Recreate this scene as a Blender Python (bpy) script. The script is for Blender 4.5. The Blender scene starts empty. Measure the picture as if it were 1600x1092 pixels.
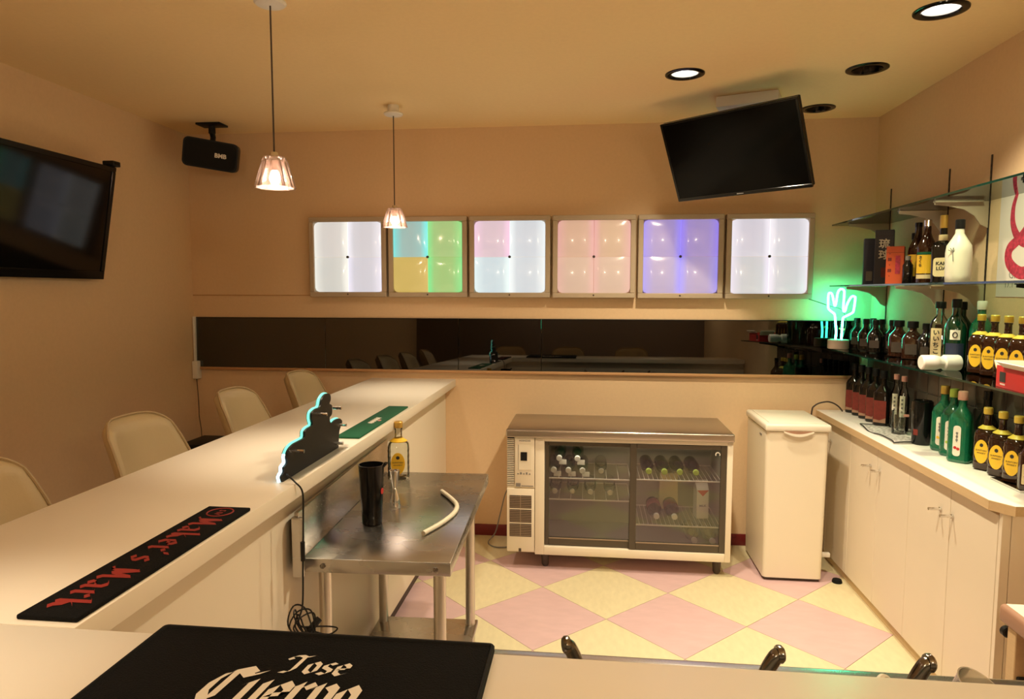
import bpy, bmesh, math, random
from mathutils import Vector, Matrix
random.seed(7)
PI = math.pi
S = bpy.context.scene
C = S.collection

# ------------------------------------------------------------------ camera
cam_d = bpy.data.cameras.new('camera'); cam = bpy.data.objects.new('camera', cam_d); C.objects.link(cam)
cam_d.sensor_width = 36.0; cam_d.lens = 1075.39 / 1600 * 36.0; cam_d.clip_start = 0.02
_yaw, _pit, _rol = -0.111894, -0.084098, 0.001134
_w = Vector((math.sin(_yaw)*math.cos(_pit), math.cos(_yaw)*math.cos(_pit), math.sin(_pit)))
_r = _w.cross(Vector((0, 0, 1))).normalized(); _u = _r.cross(_w)
_r2 = _r*math.cos(_rol) + _u*math.sin(_rol); _u2 = -_r*math.sin(_rol) + _u*math.cos(_rol)
cam.matrix_world = Matrix(((_r2.x, _u2.x, -_w.x, 0), (_r2.y, _u2.y, -_w.y, 0), (_r2.z, _u2.z, -_w.z, 1.534), (0, 0, 0, 1)))
S.camera = cam

# ------------------------------------------------------------------ world, exposure
w = bpy.data.worlds.new('world'); S.world = w; w.use_nodes = True
w.node_tree.nodes['Background'].inputs[0].default_value = (0.9, 0.75, 0.55, 1)
w.node_tree.nodes['Background'].inputs[1].default_value = 0.02
S.view_settings.view_transform = 'Standard'; S.view_settings.look = 'None'
S.view_settings.gamma = 1.0; S.view_settings.use_curve_mapping = False
S.view_settings.exposure = 0.28
S.cycles.max_bounces = 10; S.cycles.diffuse_bounces = 6; S.cycles.glossy_bounces = 5
S.cycles.transparent_max_bounces = 24; S.cycles.transmission_bounces = 6
S.cycles.caustics_reflective = False; S.cycles.caustics_refractive = False
S.cycles.sample_clamp_indirect = 6.0
S.cycles.use_denoising = True

# ------------------------------------------------------------------ lamps of the room, plus added rear fill
WARM = (1.0, 0.835, 0.575)
DOWN_W, PEND_W, REAR_FILL_W = 120.0, 6.0, 24.0
DOWN_ON = [(0.42, 3.29), (1.215, 2.66), (0.42, 2.30)]
DOWN_OFF = [(1.212, 3.30), (1.212, 3.966)]
PENDANTS = [(-1.05, 3.667), (-1.05, 2.238), (-1.05, 0.80)]
CEIL = 2.52

def light(name, kind, loc, power, col, size=0.05, rot=(0, 0, 0), **kw):
    d = bpy.data.lights.new(name, kind); d.energy = power; d.color = col
    if kind in ('POINT', 'SPOT'): d.shadow_soft_size = size
    for k, v in kw.items(): setattr(d, k, v)
    o = bpy.data.objects.new(name, d); o.location = loc; o.rotation_euler = rot; C.objects.link(o)
    return o
for x, y in DOWN_ON:
    light('downlight_lamp', 'SPOT', (x, y, CEIL + 0.012), DOWN_W, WARM, 0.045, spot_size=1.75 if x > 1 else 2.35, spot_blend=1.0)
for x, y in PENDANTS:
    light('pendant_lamp', 'POINT', (x, y, 1.905), PEND_W, (1.0, 0.80, 0.60), 0.022)
    light('pendant_reflector_lamp', 'SPOT', (x, y, 1.895), PEND_W*8, (1.0, 0.84, 0.62), 0.018, spot_size=1.15, spot_blend=1.0)
FILL_GLOBES = [(0.95, -0.55), (-0.55, -0.75)]  # unseen rear globes, added as fill for the ceiling and walls
for x, y in FILL_GLOBES:
    light('rear_globe_lamp', 'POINT', (x, y, 2.0), REAR_FILL_W if x > 0 else REAR_FILL_W*0.8, (1.0, 0.82, 0.55), 0.09)

# ------------------------------------------------------------------ materials
def mat(name, col, rough=0.5, metal=0.0, spec=0.5, noise=0.0, nscale=20.0, bump=0.0, bscale=200.0, emis=None, estr=0.0, coat=0.0, stretch=None, bdist=0.002):
    m = bpy.data.materials.new(name); m.use_nodes = True
    nt = m.node_tree; b = nt.nodes['Principled BSDF']
    b.inputs['Base Color'].default_value = (*col, 1); b.inputs['Roughness'].default_value = rough
    b.inputs['Metallic'].default_value = metal; b.inputs['Specular IOR Level'].default_value = spec
    b.inputs['Coat Weight'].default_value = coat
    if emis: b.inputs['Emission Color'].default_value = (*emis, 1); b.inputs['Emission Strength'].default_value = estr
    if noise or bump:
        tc = nt.nodes.new('ShaderNodeTexCoord'); mp = nt.nodes.new('ShaderNodeMapping')
        nt.links.new(tc.outputs['Object'], mp.inputs[0])
        if stretch: mp.inputs['Scale'].default_value = stretch
    if noise:
        n = nt.nodes.new('ShaderNodeTexNoise'); n.inputs['Scale'].default_value = nscale; n.inputs['Detail'].default_value = 4
        nt.links.new(mp.outputs[0], n.inputs['Vector'])
        mx = nt.nodes.new('ShaderNodeMix'); mx.data_type = 'RGBA'
        a = tuple(max(0, c*(1-noise)) for c in col); e = tuple(min(1, c*(1+noise)) for c in col)
        mx.inputs[6].default_value = (*a, 1); mx.inputs[7].default_value = (*e, 1)
        nt.links.new(n.outputs[0], mx.inputs[0]); nt.links.new(mx.outputs[2], b.inputs['Base Color'])
    if bump:
        n2 = nt.nodes.new('ShaderNodeTexNoise'); n2.inputs['Scale'].default_value = bscale; n2.inputs['Detail'].default_value = 3
        nt.links.new(mp.outputs[0], n2.inputs['Vector'])
        bp = nt.nodes.new('ShaderNodeBump'); bp.inputs['Strength'].default_value = bump; bp.inputs['Distance'].default_value = bdist
        nt.links.new(n2.outputs[0], bp.inputs['Height']); nt.links.new(bp.outputs[0], b.inputs['Normal'])
    return m

def glass(name, tint=(1, 1, 1), body=None, bodyw=0.0, refl=0.04, rough=0.02, ior=1.45):
    """thin-wall glass: tinted transparency, an optional body colour and Fresnel reflection"""
    m = bpy.data.materials.new(name); m.use_nodes = True; nt = m.node_tree; nt.nodes.clear()
    out = nt.nodes.new('ShaderNodeOutputMaterial')
    t = nt.nodes.new('ShaderNodeBsdfTransparent'); t.inputs[0].default_value = (*tint, 1)
    last = t
    if body:
        p = nt.nodes.new('ShaderNodeBsdfPrincipled'); p.inputs['Base Color'].default_value = (*body, 1); p.inputs['Roughness'].default_value = 0.15
        mx = nt.nodes.new('ShaderNodeMixShader'); mx.inputs[0].default_value = bodyw
        nt.links.new(t.outputs[0], mx.inputs[1]); nt.links.new(p.outputs[0], mx.inputs[2]); last = mx
    g = nt.nodes.new('ShaderNodeBsdfGlossy'); g.inputs['Roughness'].default_value = rough
    fr = nt.nodes.new('ShaderNodeFresnel'); fr.inputs['IOR'].default_value = ior
    ad = nt.nodes.new('ShaderNodeMath'); ad.operation = 'ADD'; ad.use_clamp = True; ad.inputs[1].default_value = refl
    nt.links.new(fr.outputs[0], ad.inputs[0])
    m2 = nt.nodes.new('ShaderNodeMixShader'); nt.links.new(ad.outputs[0], m2.inputs[0])
    nt.links.new(last.outputs[0], m2.inputs[1]); nt.links.new(g.outputs[0], m2.inputs[2]); nt.links.new(m2.outputs[0], out.inputs[0])
    return m

def steel(name, col=(0.55, 0.53, 0.50), rough=0.28, scratch=0.12, stretch=(3, 60, 60)):
    m = mat(name, col, rough, 1.0)
    nt = m.node_tree; b = nt.nodes['Principled BSDF']
    tc = nt.nodes.new('ShaderNodeTexCoord'); mp = nt.nodes.new('ShaderNodeMapping'); mp.inputs['Scale'].default_value = stretch
    n = nt.nodes.new('ShaderNodeTexNoise'); n.inputs['Scale'].default_value = 4; n.inputs['Detail'].default_value = 5
    mr = nt.nodes.new('ShaderNodeMapRange'); mr.inputs[3].default_value = rough - scratch; mr.inputs[4].default_value = rough + scratch
    nt.links.new(tc.outputs['Object'], mp.inputs[0]); nt.links.new(mp.outputs[0], n.inputs['Vector']); nt.links.new(n.outputs[0], mr.inputs[0]); nt.links.new(mr.outputs[0], b.inputs['Roughness'])
    return m

M = {}
M['wall'] = mat('wallpaper', (0.735, 0.545, 0.345), 0.85, spec=0.2, noise=0.05, nscale=60, bump=0.35, bscale=260)
M['ceiling'] = mat('ceiling_paper', (0.95, 0.745, 0.43), 0.85, spec=0.2, noise=0.04, nscale=50, bump=0.3, bscale=220)
M['rear'] = mat('rear_wall_paint', (0.22, 0.17, 0.14), 0.8, spec=0.2, noise=0.05, nscale=40)  # colour darkened so the unseen rear wall reflects dimly in the mirror
M['sill'] = mat('sill_wood', (0.50, 0.28, 0.13), 0.5, noise=0.15, nscale=8, stretch=(1, 20, 20))
M['skirt'] = mat('red_skirting', (0.16, 0.012, 0.014), 0.45)
M['grout'] = mat('floor_joint', (0.22, 0.15, 0.10), 0.8)
M['pink'] = mat('pink_vinyl', (0.58, 0.405, 0.42), 0.38, noise=0.12, nscale=9, stretch=(1, 2.5, 1))
M['yellow'] = mat('yellow_vinyl', (0.63, 0.565, 0.37), 0.38, noise=0.14, nscale=14, stretch=(2.5, 1, 1))
M['wtile'] = mat('grey_brown_tile', (0.085, 0.070, 0.062), 0.25, noise=0.12, nscale=12)
M['wgrout'] = mat('tile_grout', (0.15, 0.13, 0.11), 0.8)
M['lam'] = mat('cream_laminate', (0.80, 0.735, 0.62), 0.30, spec=0.4, noise=0.015, nscale=5)
M['lamfront'] = mat('cream_laminate_front', (0.78, 0.70, 0.57), 0.45, spec=0.3, noise=0.015, nscale=5)
M['lamtop'] = mat('white_laminate', (0.84, 0.82, 0.77), 0.28, spec=0.4)
M['edge'] = mat('pale_wood_edge', (0.60, 0.44, 0.25), 0.5, noise=0.1, nscale=6, stretch=(20, 1, 20))
M['plinth'] = mat('dark_plinth', (0.06, 0.04, 0.03), 0.6)
M['brown'] = mat('brown_laminate', (0.34, 0.19, 0.125), 0.45, noise=0.12, nscale=6, stretch=(8, 1, 8))
M['mirror'] = mat('smoked_mirror', (0.092, 0.092, 0.09), 0.015, 1.0)
M['mirror_edge'] = mat('mirror_edge', (0.02, 0.02, 0.02), 0.3)
M['black'] = mat('black_plastic', (0.009, 0.009, 0.009), 0.45, spec=0.25)
M['blackgloss'] = mat('black_gloss', (0.005, 0.005, 0.005), 0.14, spec=0.3)
M['screen'] = mat('dark_screen', (0.002, 0.002, 0.002), 0.12, spec=0.10)
M['screen_left'] = mat('glossy_screen', (0.002, 0.002, 0.002), 0.09, spec=0.30)
M['rubber'] = mat('black_rubber', (0.006, 0.006, 0.006), 0.8, spec=0.10, bump=0.8, bscale=420, bdist=0.003)
M['rubberedge'] = mat('rubber_edge', (0.007, 0.007, 0.007), 0.6, spec=0.15)
M['green_rubber'] = mat('green_rubber', (0.008, 0.10, 0.045), 0.65, spec=0.3, bump=0.4, bscale=400)
M['redprint'] = mat('red_print', (0.27, 0.018, 0.012), 0.6)
M['whiteprint'] = mat('white_print', (0.80, 0.76, 0.68), 0.6)
M['pinkprint'] = mat('pink_print', (0.75, 0.30, 0.30), 0.6)
M['blackprint'] = mat('black_print', (0.02, 0.018, 0.016), 0.6)
M['greyprint'] = mat('grey_print', (0.20, 0.19, 0.18), 0.6)
M['steel'] = steel('brushed_steel', (0.60, 0.58, 0.55), 0.26, .04)
M['steeltop'] = steel('worn_steel_top', (0.50, 0.48, 0.455), 0.27, 0.07, (1.5, 2.5, 2.5))
M['fridgetop'] = steel('fridge_steel_top', (0.50, 0.44, 0.38), 0.30, 0.02, (1, 3, 3))
M['tube'] = steel('steel_tube', (0.62, 0.58, 0.52), 0.30, 0.05, (60, 60, 3))
M['chrome'] = mat('chrome', (0.75, 0.73, 0.70), 0.10, 1.0)
M['darkchrome'] = mat('dark_chrome', (0.22, 0.20, 0.18), 0.16, 1.0)
M['white'] = mat('white_enamel', (0.80, 0.74, 0.64), 0.35)
M['offwhite'] = mat('freezer_enamel', (0.78, 0.72, 0.59), 0.36, noise=0.012, nscale=4)
M['lid'] = mat('freezer_lid', (0.78, 0.745, 0.64), 0.25)
M['whiteplastic'] = mat('white_plastic', (0.80, 0.78, 0.73), 0.4)
M['fridgebody'] = mat('fridge_enamel', (0.78, 0.71, 0.58), 0.4)
M['inner'] = mat('fridge_liner', (0.40, 0.37, 0.30), 0.5)
M['doorframe'] = mat('bronze_frame', (0.095, 0.080, 0.060), 0.38, 0.5)
M['vent'] = mat('vent_dark', (0.05, 0.035, 0.025), 0.6)
M['louvre'] = mat('vent_slat', (0.30, 0.22, 0.15), 0.5)
M['wire'] = mat('white_wire', (0.75, 0.68, 0.58), 0.4)
M['cream_leather'] = mat('cream_leather', (0.52, 0.41, 0.235), 0.45, bump=0.25, bscale=150)
M['tan_piping'] = mat('tan_piping', (0.42, 0.31, 0.17), 0.5)
M['frame'] = mat('beige_frame', (0.46, 0.38, 0.28), 0.5, 0.0)
M['screw'] = mat('screw', (0.06, 0.05, 0.045), 0.4, 0.6)
M['clear'] = glass('clear_glass', (0.93, 0.95, 0.92), refl=0.03)
M['shelf'] = glass('shelf_glass', (0.80, 0.90, 0.83), refl=0.02)
M['shelfedge'] = glass('shelf_glass_edge', (0.02, 0.10, 0.07), (0.006, 0.045, 0.03), 0.75)
M['doorglass'] = glass('door_glass', (0.96, 0.96, 0.92), refl=0.03, rough=0.04)
M['shade'] = glass('pink_shade_glass', (0.98, 0.90, 0.86), (0.95, 0.72, 0.66), 0.25, refl=0.06)
M['cup'] = glass('milky_plastic', (0.95, 0.90, 0.80), (0.80, 0.74, 0.62), 0.45, refl=0.02, rough=0.2)
M['frost'] = mat('frosted_bottle', (0.74, 0.72, 0.60), 0.35)
M['greenglass'] = glass('green_glass', (0.10, 0.62, 0.36), (0.018, 0.28, 0.15), 0.45, refl=0.03)
M['dkgreen'] = glass('dark_green_glass', (0.03, 0.25, 0.12), (0.003, 0.045, 0.02), 0.65, refl=0.03)
M['brownglass'] = mat('brown_glass', (0.030, 0.010, 0.005), 0.07, coat=0.3)
M['amber'] = mat('amber_glass', (0.030, 0.010, 0.005), 0.08, coat=0.3)
M['blackglass'] = mat('black_glass', (0.008, 0.007, 0.006), 0.08)
M['yellowlabel'] = mat('yellow_label', (0.86, 0.52, 0.03), 0.5)
M['yellowcap'] = mat('yellow_cap', (0.78, 0.54, 0.08), 0.35)
M['goldcap'] = mat('gold_cap', (0.60, 0.36, 0.07), 0.35, 0.4)
M['limecap'] = mat('lime_cap', (0.42, 0.55, 0.08), 0.4)
M['pinkcap'] = mat('pink_cap', (0.70, 0.34, 0.28), 0.4)
M['paper'] = mat('paper_label', (0.76, 0.72, 0.62), 0.6)
M['cream'] = mat('cream_label', (0.72, 0.60, 0.34), 0.6)
M['redlabel'] = mat('red_label', (0.17, 0.018, 0.011), 0.55, noise=0.35, nscale=60)
M['orange'] = mat('orange_box', (0.62, 0.10, 0.025), 0.5)
M['navy'] = mat('navy_box', (0.020, 0.020, 0.032), 0.45)
M['navyblue'] = mat('blue_box', (0.018, 0.026, 0.065), 0.45)
M['redbox'] = mat('red_card', (0.50, 0.020, 0.020), 0.5)
M['hose'] = mat('cream_hose', (0.70, 0.64, 0.50), 0.45)
M['cloth'] = mat('white_towel', (0.82, 0.80, 0.78), 0.9, bump=0.4, bscale=500)
M['poster'] = mat('poster_paper', (0.74, 0.66, 0.64), 0.55)
M['crimson'] = mat('crimson_print', (0.45, 0.03, 0.07), 0.6, noise=0.95, nscale=75)
M['concrete'] = mat('neon_base', (0.50, 0.40, 0.33), 0.7)
M['neon'] = mat('neon_tube', (0.1, 0.1, 0.1), 0.3, emis=(0.040, 1.0, 0.50), estr=27)
M['led'] = mat('led_edge', (0.1, 0.1, 0.1), 0.3, emis=(0.20, 1.0, 0.72), estr=1.0)
M['ledwhite'] = mat('led_edge_white', (0.1, 0.1, 0.1), 0.3, emis=(0.62, 0.92, 1.0), estr=2.2)
M['bulb'] = mat('bulb_glow', (1, 1, 1), 0.3, emis=(1.0, 0.80, 0.66), estr=30)
M['down_glow'] = mat('downlight_glow', (1, 1, 1), 0.3, emis=(1.0, 0.95, 0.88), estr=5)
M['reflector'] = mat('downlight_reflector', (0.03, 0.028, 0.025), 0.2, 0.8)
M['lampglow'] = mat('ceiling_lamp_glow', (0.9, 0.9, 0.9), 0.4, emis=(1, 0.82, 0.55), estr=2.0)
M['globeglass'] = glass('opal_globe', (1, 1, 1), (.8, .75, .65), 0.12, refl=0.0)
M['clearplastic'] = glass('clear_acrylic', (0.96, 0.97, 0.95), refl=0.01)
M['cartonwhite'] = mat('carton_white', (0.70, 0.66, 0.58), 0.5)

def lens(name, dim, tube_c, k_dim=1.0, k_tube=1.0):
    """back-lit acrylic: the lamps behind show as a bright bar at the middle and at both side edges of the light box"""
    m = mat(name, (0.25, 0.24, 0.23), 0.18, spec=0.5, coat=0.4)
    nt = m.node_tree; b = nt.nodes['Principled BSDF']
    tc = nt.nodes.new('ShaderNodeTexCoord'); sp = nt.nodes.new('ShaderNodeSeparateXYZ'); nt.links.new(tc.outputs['Object'], sp.inputs[0])
    ab = nt.nodes.new('ShaderNodeMath'); ab.operation = 'ABSOLUTE'; nt.links.new(sp.outputs[0], ab.inputs[0])
    dv = nt.nodes.new('ShaderNodeMath'); dv.operation = 'DIVIDE'; dv.inputs[1].default_value = 0.212; nt.links.new(ab.outputs[0], dv.inputs[0])
    cr = nt.nodes.new('ShaderNodeValToRGB'); nt.links.new(dv.outputs[0], cr.inputs[0])
    e = cr.color_ramp.elements; e[0].position = 0.0; e[0].color = (1, 1, 1, 1); e[1].position = 1.0; e[1].color = (0.85, 0.85, 0.85, 1)
    for p, v in ((0.07, 0.85), (0.20, 0.16), (0.45, 0.0), (0.72, 0.06), (0.92, 0.55)):
        q = e.new(p); q.color = (v, v, v, 1)
    mx = nt.nodes.new('ShaderNodeMix'); mx.data_type = 'RGBA'
    mx.inputs[6].default_value = (*[c*k_dim for c in dim], 1); mx.inputs[7].default_value = (*[c*k_tube for c in tube_c], 1)
    nt.links.new(cr.outputs[0], mx.inputs[0]); nt.links.new(mx.outputs[2], b.inputs['Emission Color']); b.inputs['Emission Strength'].default_value = 1.0
    return m

# ------------------------------------------------------------------ mesh helpers
def V(*a): return Vector(a)
RX = Matrix.Rotation(PI/2, 4, 'X')
def box(bm, a, b, bev=0.0, seg=2, T=None):
    a = Vector(a); b = Vector(b); c = (a+b)/2; d = b-a
    r = bmesh.ops.create_cube(bm, size=1.0, matrix=Matrix.Translation(c) @ Matrix.Diagonal((abs(d.x), abs(d.y), abs(d.z), 1)))
    vs = r['verts']
    if bev > 0:
        es = list({e for v in vs for e in v.link_edges})
        rr = bmesh.ops.bevel(bm, geom=es, offset=bev, segments=seg, affect='EDGES', profile=0.5, clamp_overlap=True)
        vs = list({v for f in rr['faces'] for v in f.verts} | {v for v in vs if v.is_valid})
    if T is not None: bmesh.ops.transform(bm, matrix=T, verts=vs)
    return vs
def lathe(bm, prof, segs=20, T=None, off=(0, 0)):
    rings = []
    for p in prof:
        r, z = p[0], p[1]; n = p[2] if len(p) > 2 else 2.0
        ring = []
        for i in range(segs):
            a = 2*PI*(i+0.5)/segs; ca, sa = math.cos(a), math.sin(a)
            k = r / ((abs(ca)**n + abs(sa)**n) ** (1.0/n))
            ring.append(bm.verts.new((off[0]+k*ca, off[1]+k*sa, z)))
        rings.append(ring)
    for a, b in zip(rings, rings[1:]):
        for i in range(segs):
            j = (i+1) % segs; bm.faces.new((a[i], a[j], b[j], b[i]))
    bm.faces.new(list(reversed(rings[0]))); bm.faces.new(rings[-1])
    vs = [v for r in rings for v in r]
    if T is not None: bmesh.ops.transform(bm, matrix=T, verts=vs)
    return vs
def tube(bm, pts, r, segs=8, closed=False, rads=None):
    pts = [Vector(p) for p in pts]; n = len(pts); rings = []; prev = None
    for i, p in enumerate(pts):
        if closed: t = pts[(i+1) % n] - pts[i-1]
        else: t = pts[min(i+1, n-1)] - pts[max(i-1, 0)]
        if t.length < 1e-9: t = Vector((0, 0, 1))
        t.normalize()
        if prev is None:
            ref = Vector((0, 0, 1)) if abs(t.z) < 0.9 else Vector((1, 0, 0)); u = t.cross(ref).normalized()
        else:
            u = prev - t*prev.dot(t); u = u.normalized() if u.length > 1e-6 else t.orthogonal().normalized()
        prev = u; v = t.cross(u); rr = rads[i] if rads else r
        rings.append([bm.verts.new(p + (u*math.cos(2*PI*k/segs) + v*math.sin(2*PI*k/segs))*rr) for k in range(segs)])
    pairs = list(zip(rings, rings[1:])) + ([(rings[-1], rings[0])] if closed else [])
    for a, b in pairs:
        for k in range(segs):
            j = (k+1) % segs; bm.faces.new((a[k], a[j], b[j], b[k]))
    if not closed: bm.faces.new(list(reversed(rings[0]))); bm.faces.new(rings[-1])
    return [v for r in rings for v in r]
def cyl(bm, a, b, r, segs=14): return tube(bm, [a, b], r, segs)
def smooth_path(pts, n=6, closed=False):
    P = [Vector(p) for p in pts]; out = []; N = len(P)
    for i in range(N if closed else N-1):
        if closed: p0, p1, p2, p3 = P[i-1], P[i], P[(i+1) % N], P[(i+2) % N]
        else: p0, p1, p2, p3 = P[max(i-1, 0)], P[i], P[i+1], P[min(i+2, N-1)]
        for k in range(n):
            t = k/n
            out.append(0.5*((2*p1) + (-p0+p2)*t + (2*p0-5*p1+4*p2-p3)*t*t + (-p0+3*p1-3*p2+p3)*t**3))
    if not closed: out.append(P[-1])
    return out
def prism(bm, poly, axis, a, b):
    """poly: 2-D points in the plane across AXIS, extruded from a to b along it"""
    def P(p, t): return {'x': (t, p[0], p[1]), 'y': (p[0], t, p[1]), 'z': (p[0], p[1], t)}[axis]
    A = [bm.verts.new(P(p, a)) for p in poly]; B = [bm.verts.new(P(p, b)) for p in poly]; n = len(poly)
    bm.faces.new(A); bm.faces.new(list(reversed(B)))
    for i in range(n): bm.faces.new((A[i], B[i], B[(i+1) % n], A[(i+1) % n]))
    return A + B
def rrect(w, h, r, n=4, cx=0, cy=0):
    out = []
    for sx, sy, a0 in ((1, 1, 0), (-1, 1, 90), (-1, -1, 180), (1, -1, 270)):
        for k in range(n+1):
            a = math.radians(a0 + 90*k/n); out.append((cx + sx*(w/2-r) + r*math.cos(a), cy + sy*(h/2-r) + r*math.sin(a)))
    return out
def ellipse(w, h, n=20, cx=0, cy=0): return [(cx+w/2*math.cos(2*PI*i/n), cy+h/2*math.sin(2*PI*i/n)) for i in range(n)]
def xf(bm, vs, T): bmesh.ops.transform(bm, matrix=T, verts=[v for v in vs if v.is_valid])
def obj(name, bm, m, parent=None, loc=None, rot=None, angle=35, smooth=True):
    bmesh.ops.recalc_face_normals(bm, faces=bm.faces[:])
    me = bpy.data.meshes.new(name); bm.to_mesh(me); bm.free()
    me.materials.append(M[m] if isinstance(m, str) else m)
    if smooth:
        me.polygons.foreach_set('use_smooth', [True]*len(me.polygons)); me.set_sharp_from_angle(angle=math.radians(angle))
    o = bpy.data.objects.new(name, me); C.objects.link(o)
    if parent: o.parent = parent
    if loc: o.location = loc
    if rot: o.rotation_euler = rot
    return o
def tag(o, label=None, cat=None, group=None, kind=None):
    if label: o['label'] = label
    if cat: o['category'] = cat
    if group: o['group'] = group
    if kind: o['kind'] = kind
    return o
def thing(name, label, cat, loc=(0, 0, 0), rz=0.0, group=None, rot=None):
    o = bpy.data.objects.new(name, None); o.empty_display_size = 0.05; C.objects.link(o)
    o.location = loc; o.rotation_euler = rot if rot else (0, 0, rz)
    return tag(o, label, cat, group)
def dup(root, loc, rz=0.0, label=None, group=None, rot=None):
    r = root.copy(); C.objects.link(r); r.location = loc; r.rotation_euler = rot if rot else (0, 0, rz)
    if label: r['label'] = label
    if group: r['group'] = group
    for ch in list(root.children):
        c = ch.copy(); C.objects.link(c); c.parent = r
        for g in list(ch.children):
            d = g.copy(); C.objects.link(d); d.parent = c
    return r
def B(name, a, b, m, parent=None, bev=0.0, seg=2):
    bm = bmesh.new(); box(bm, a, b, bev, seg); return obj(name, bm, m, parent)
def lift(parent, *kids):
    pass

# text (flat print) as mesh geometry
def text_into(bm, s, size, T, depth=0.0, bold=0.0, align='CENTER'):
    cu = bpy.data.curves.new('print', 'FONT'); cu.body = s; cu.size = size; cu.align_x = align; cu.align_y = 'CENTER'
    cu.resolution_u = 2; cu.offset = bold; cu.extrude = depth
    o = bpy.data.objects.new('print', cu)
    try:
        me = o.to_mesh()
        vs = [bm.verts.new(T @ v.co) for v in me.vertices]
        for p in me.polygons:
            try: bm.faces.new([vs[i] for i in p.vertices])
            except ValueError: pass
        o.to_mesh_clear()
    except Exception: pass
    bpy.data.objects.remove(o); bpy.data.curves.remove(cu)

# blackletter drawn with a broad nib
GL = {
 'M': (1.15, [[(0, .05), (.15, 0), (.25, .2), (.25, 1.3)], [(.02, 1.25), (.25, 1.45), (.55, .3)], [(.55, .3), (.85, 1.45)], [(.85, 1.45), (.9, .15), (1.08, 0)]]),
 'a': (.80, [[(.1, .85), (.35, 1), (.55, .85), (.55, .1), (.72, 0)], [(.55, .5), (.2, .35), (.12, .15), (.3, 0), (.55, .2)]]),
 'k': (.75, [[(0, 1.4), (.15, 1.5), (.15, .1), (.28, 0)], [(.15, .6), (.5, .95)], [(.15, .55), (.4, .4), (.5, .1), (.68, 0)]]),
 'e': (.72, [[(.62, .18), (.38, 0), (.15, .2), (.15, .8), (.38, 1), (.60, .82), (.60, .58), (.18, .50)]]),
 'r': (.65, [[(0, .85), (.15, 1), (.15, .1), (.3, 0)], [(.15, .75), (.4, 1), (.57, .86)]]),
 "'": (.28, [[(.1, 1.5), (.05, 1.2)]]),
 's': (.62, [[(.05, .12), (.3, 0), (.5, .2), (.5, .4), (.15, .6), (.15, .82), (.35, 1), (.55, .88)]]),
 ' ': (.45, []),
 'J': (.78, [[(-.25, 1.22), (-.1, 1.42), (.2, 1.5), (.45, 1.38), (.75, 1.5)], [(.42, 1.4), (.36, .3), (.18, 0), (-.12, .02)], [(-.25, 1.22), (-.12, 1.12)]]),
 'o': (.74, [[(.15, .8), (.15, .2), (.38, 0), (.6, .2), (.6, .8), (.38, 1), (.15, .8)]]),
 'C': (1.15, [[(1.05, 1.30), (.75, 1.5), (.3, 1.3), (.10, .9), (.10, .45), (.35, .08), (.68, 0), (.98, .25)], [(.50, 1.38), (.46, .25)], [(.62, 1.42), (.98, 1.18), (1.35, 1.36)]]),
 'u': (.78, [[(0, .88), (.15, 1), (.15, .15), (.36, 0), (.6, .2)], [(.6, 1), (.6, .1), (.76, 0)]]),
 'v': (.74, [[(0, .88), (.13, 1), (.15, .2), (.35, 0), (.62, .3), (.62, .85), (.42, 1)]]),
}
def blackletter(bm, s, xh, T, nib=0.24, ang=42, shear=0.0, track=0.06, sy=1.0):
    """writes S with x-height XH, starting at the origin of T along +x; returns its length"""
    x = 0.0; nx, ny = math.cos(math.radians(ang))*nib/2, math.sin(math.radians(ang))*nib/2; z = 0.0
    for ch in s:
        w, strokes = GL[ch]
        for st in strokes:
            z += 0.00002
            pv = None
            for (a, b) in st:
                q = []
                for sg in (-1, 1):
                    px, py = x + a + sg*nx, (b + sg*ny)*sy
                    q.append(bm.verts.new(T @ Vector(((px + shear*py)*xh, py*xh, z))))
                if pv:
                    try: bm.faces.new((pv[0], pv[1], q[1], q[0]))
                    except ValueError: pass
                pv = q
        x += w + track
    return x*xh

# ================================================================== THE ROOM
XL, XR, YB, YF = -2.545, 1.62, 4.20, -1.60
def struct(name, bm, m, parent=None, **k):
    o = obj(name, bm, m, parent, **k)
    if not parent: tag(o, kind='structure')
    return o
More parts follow.
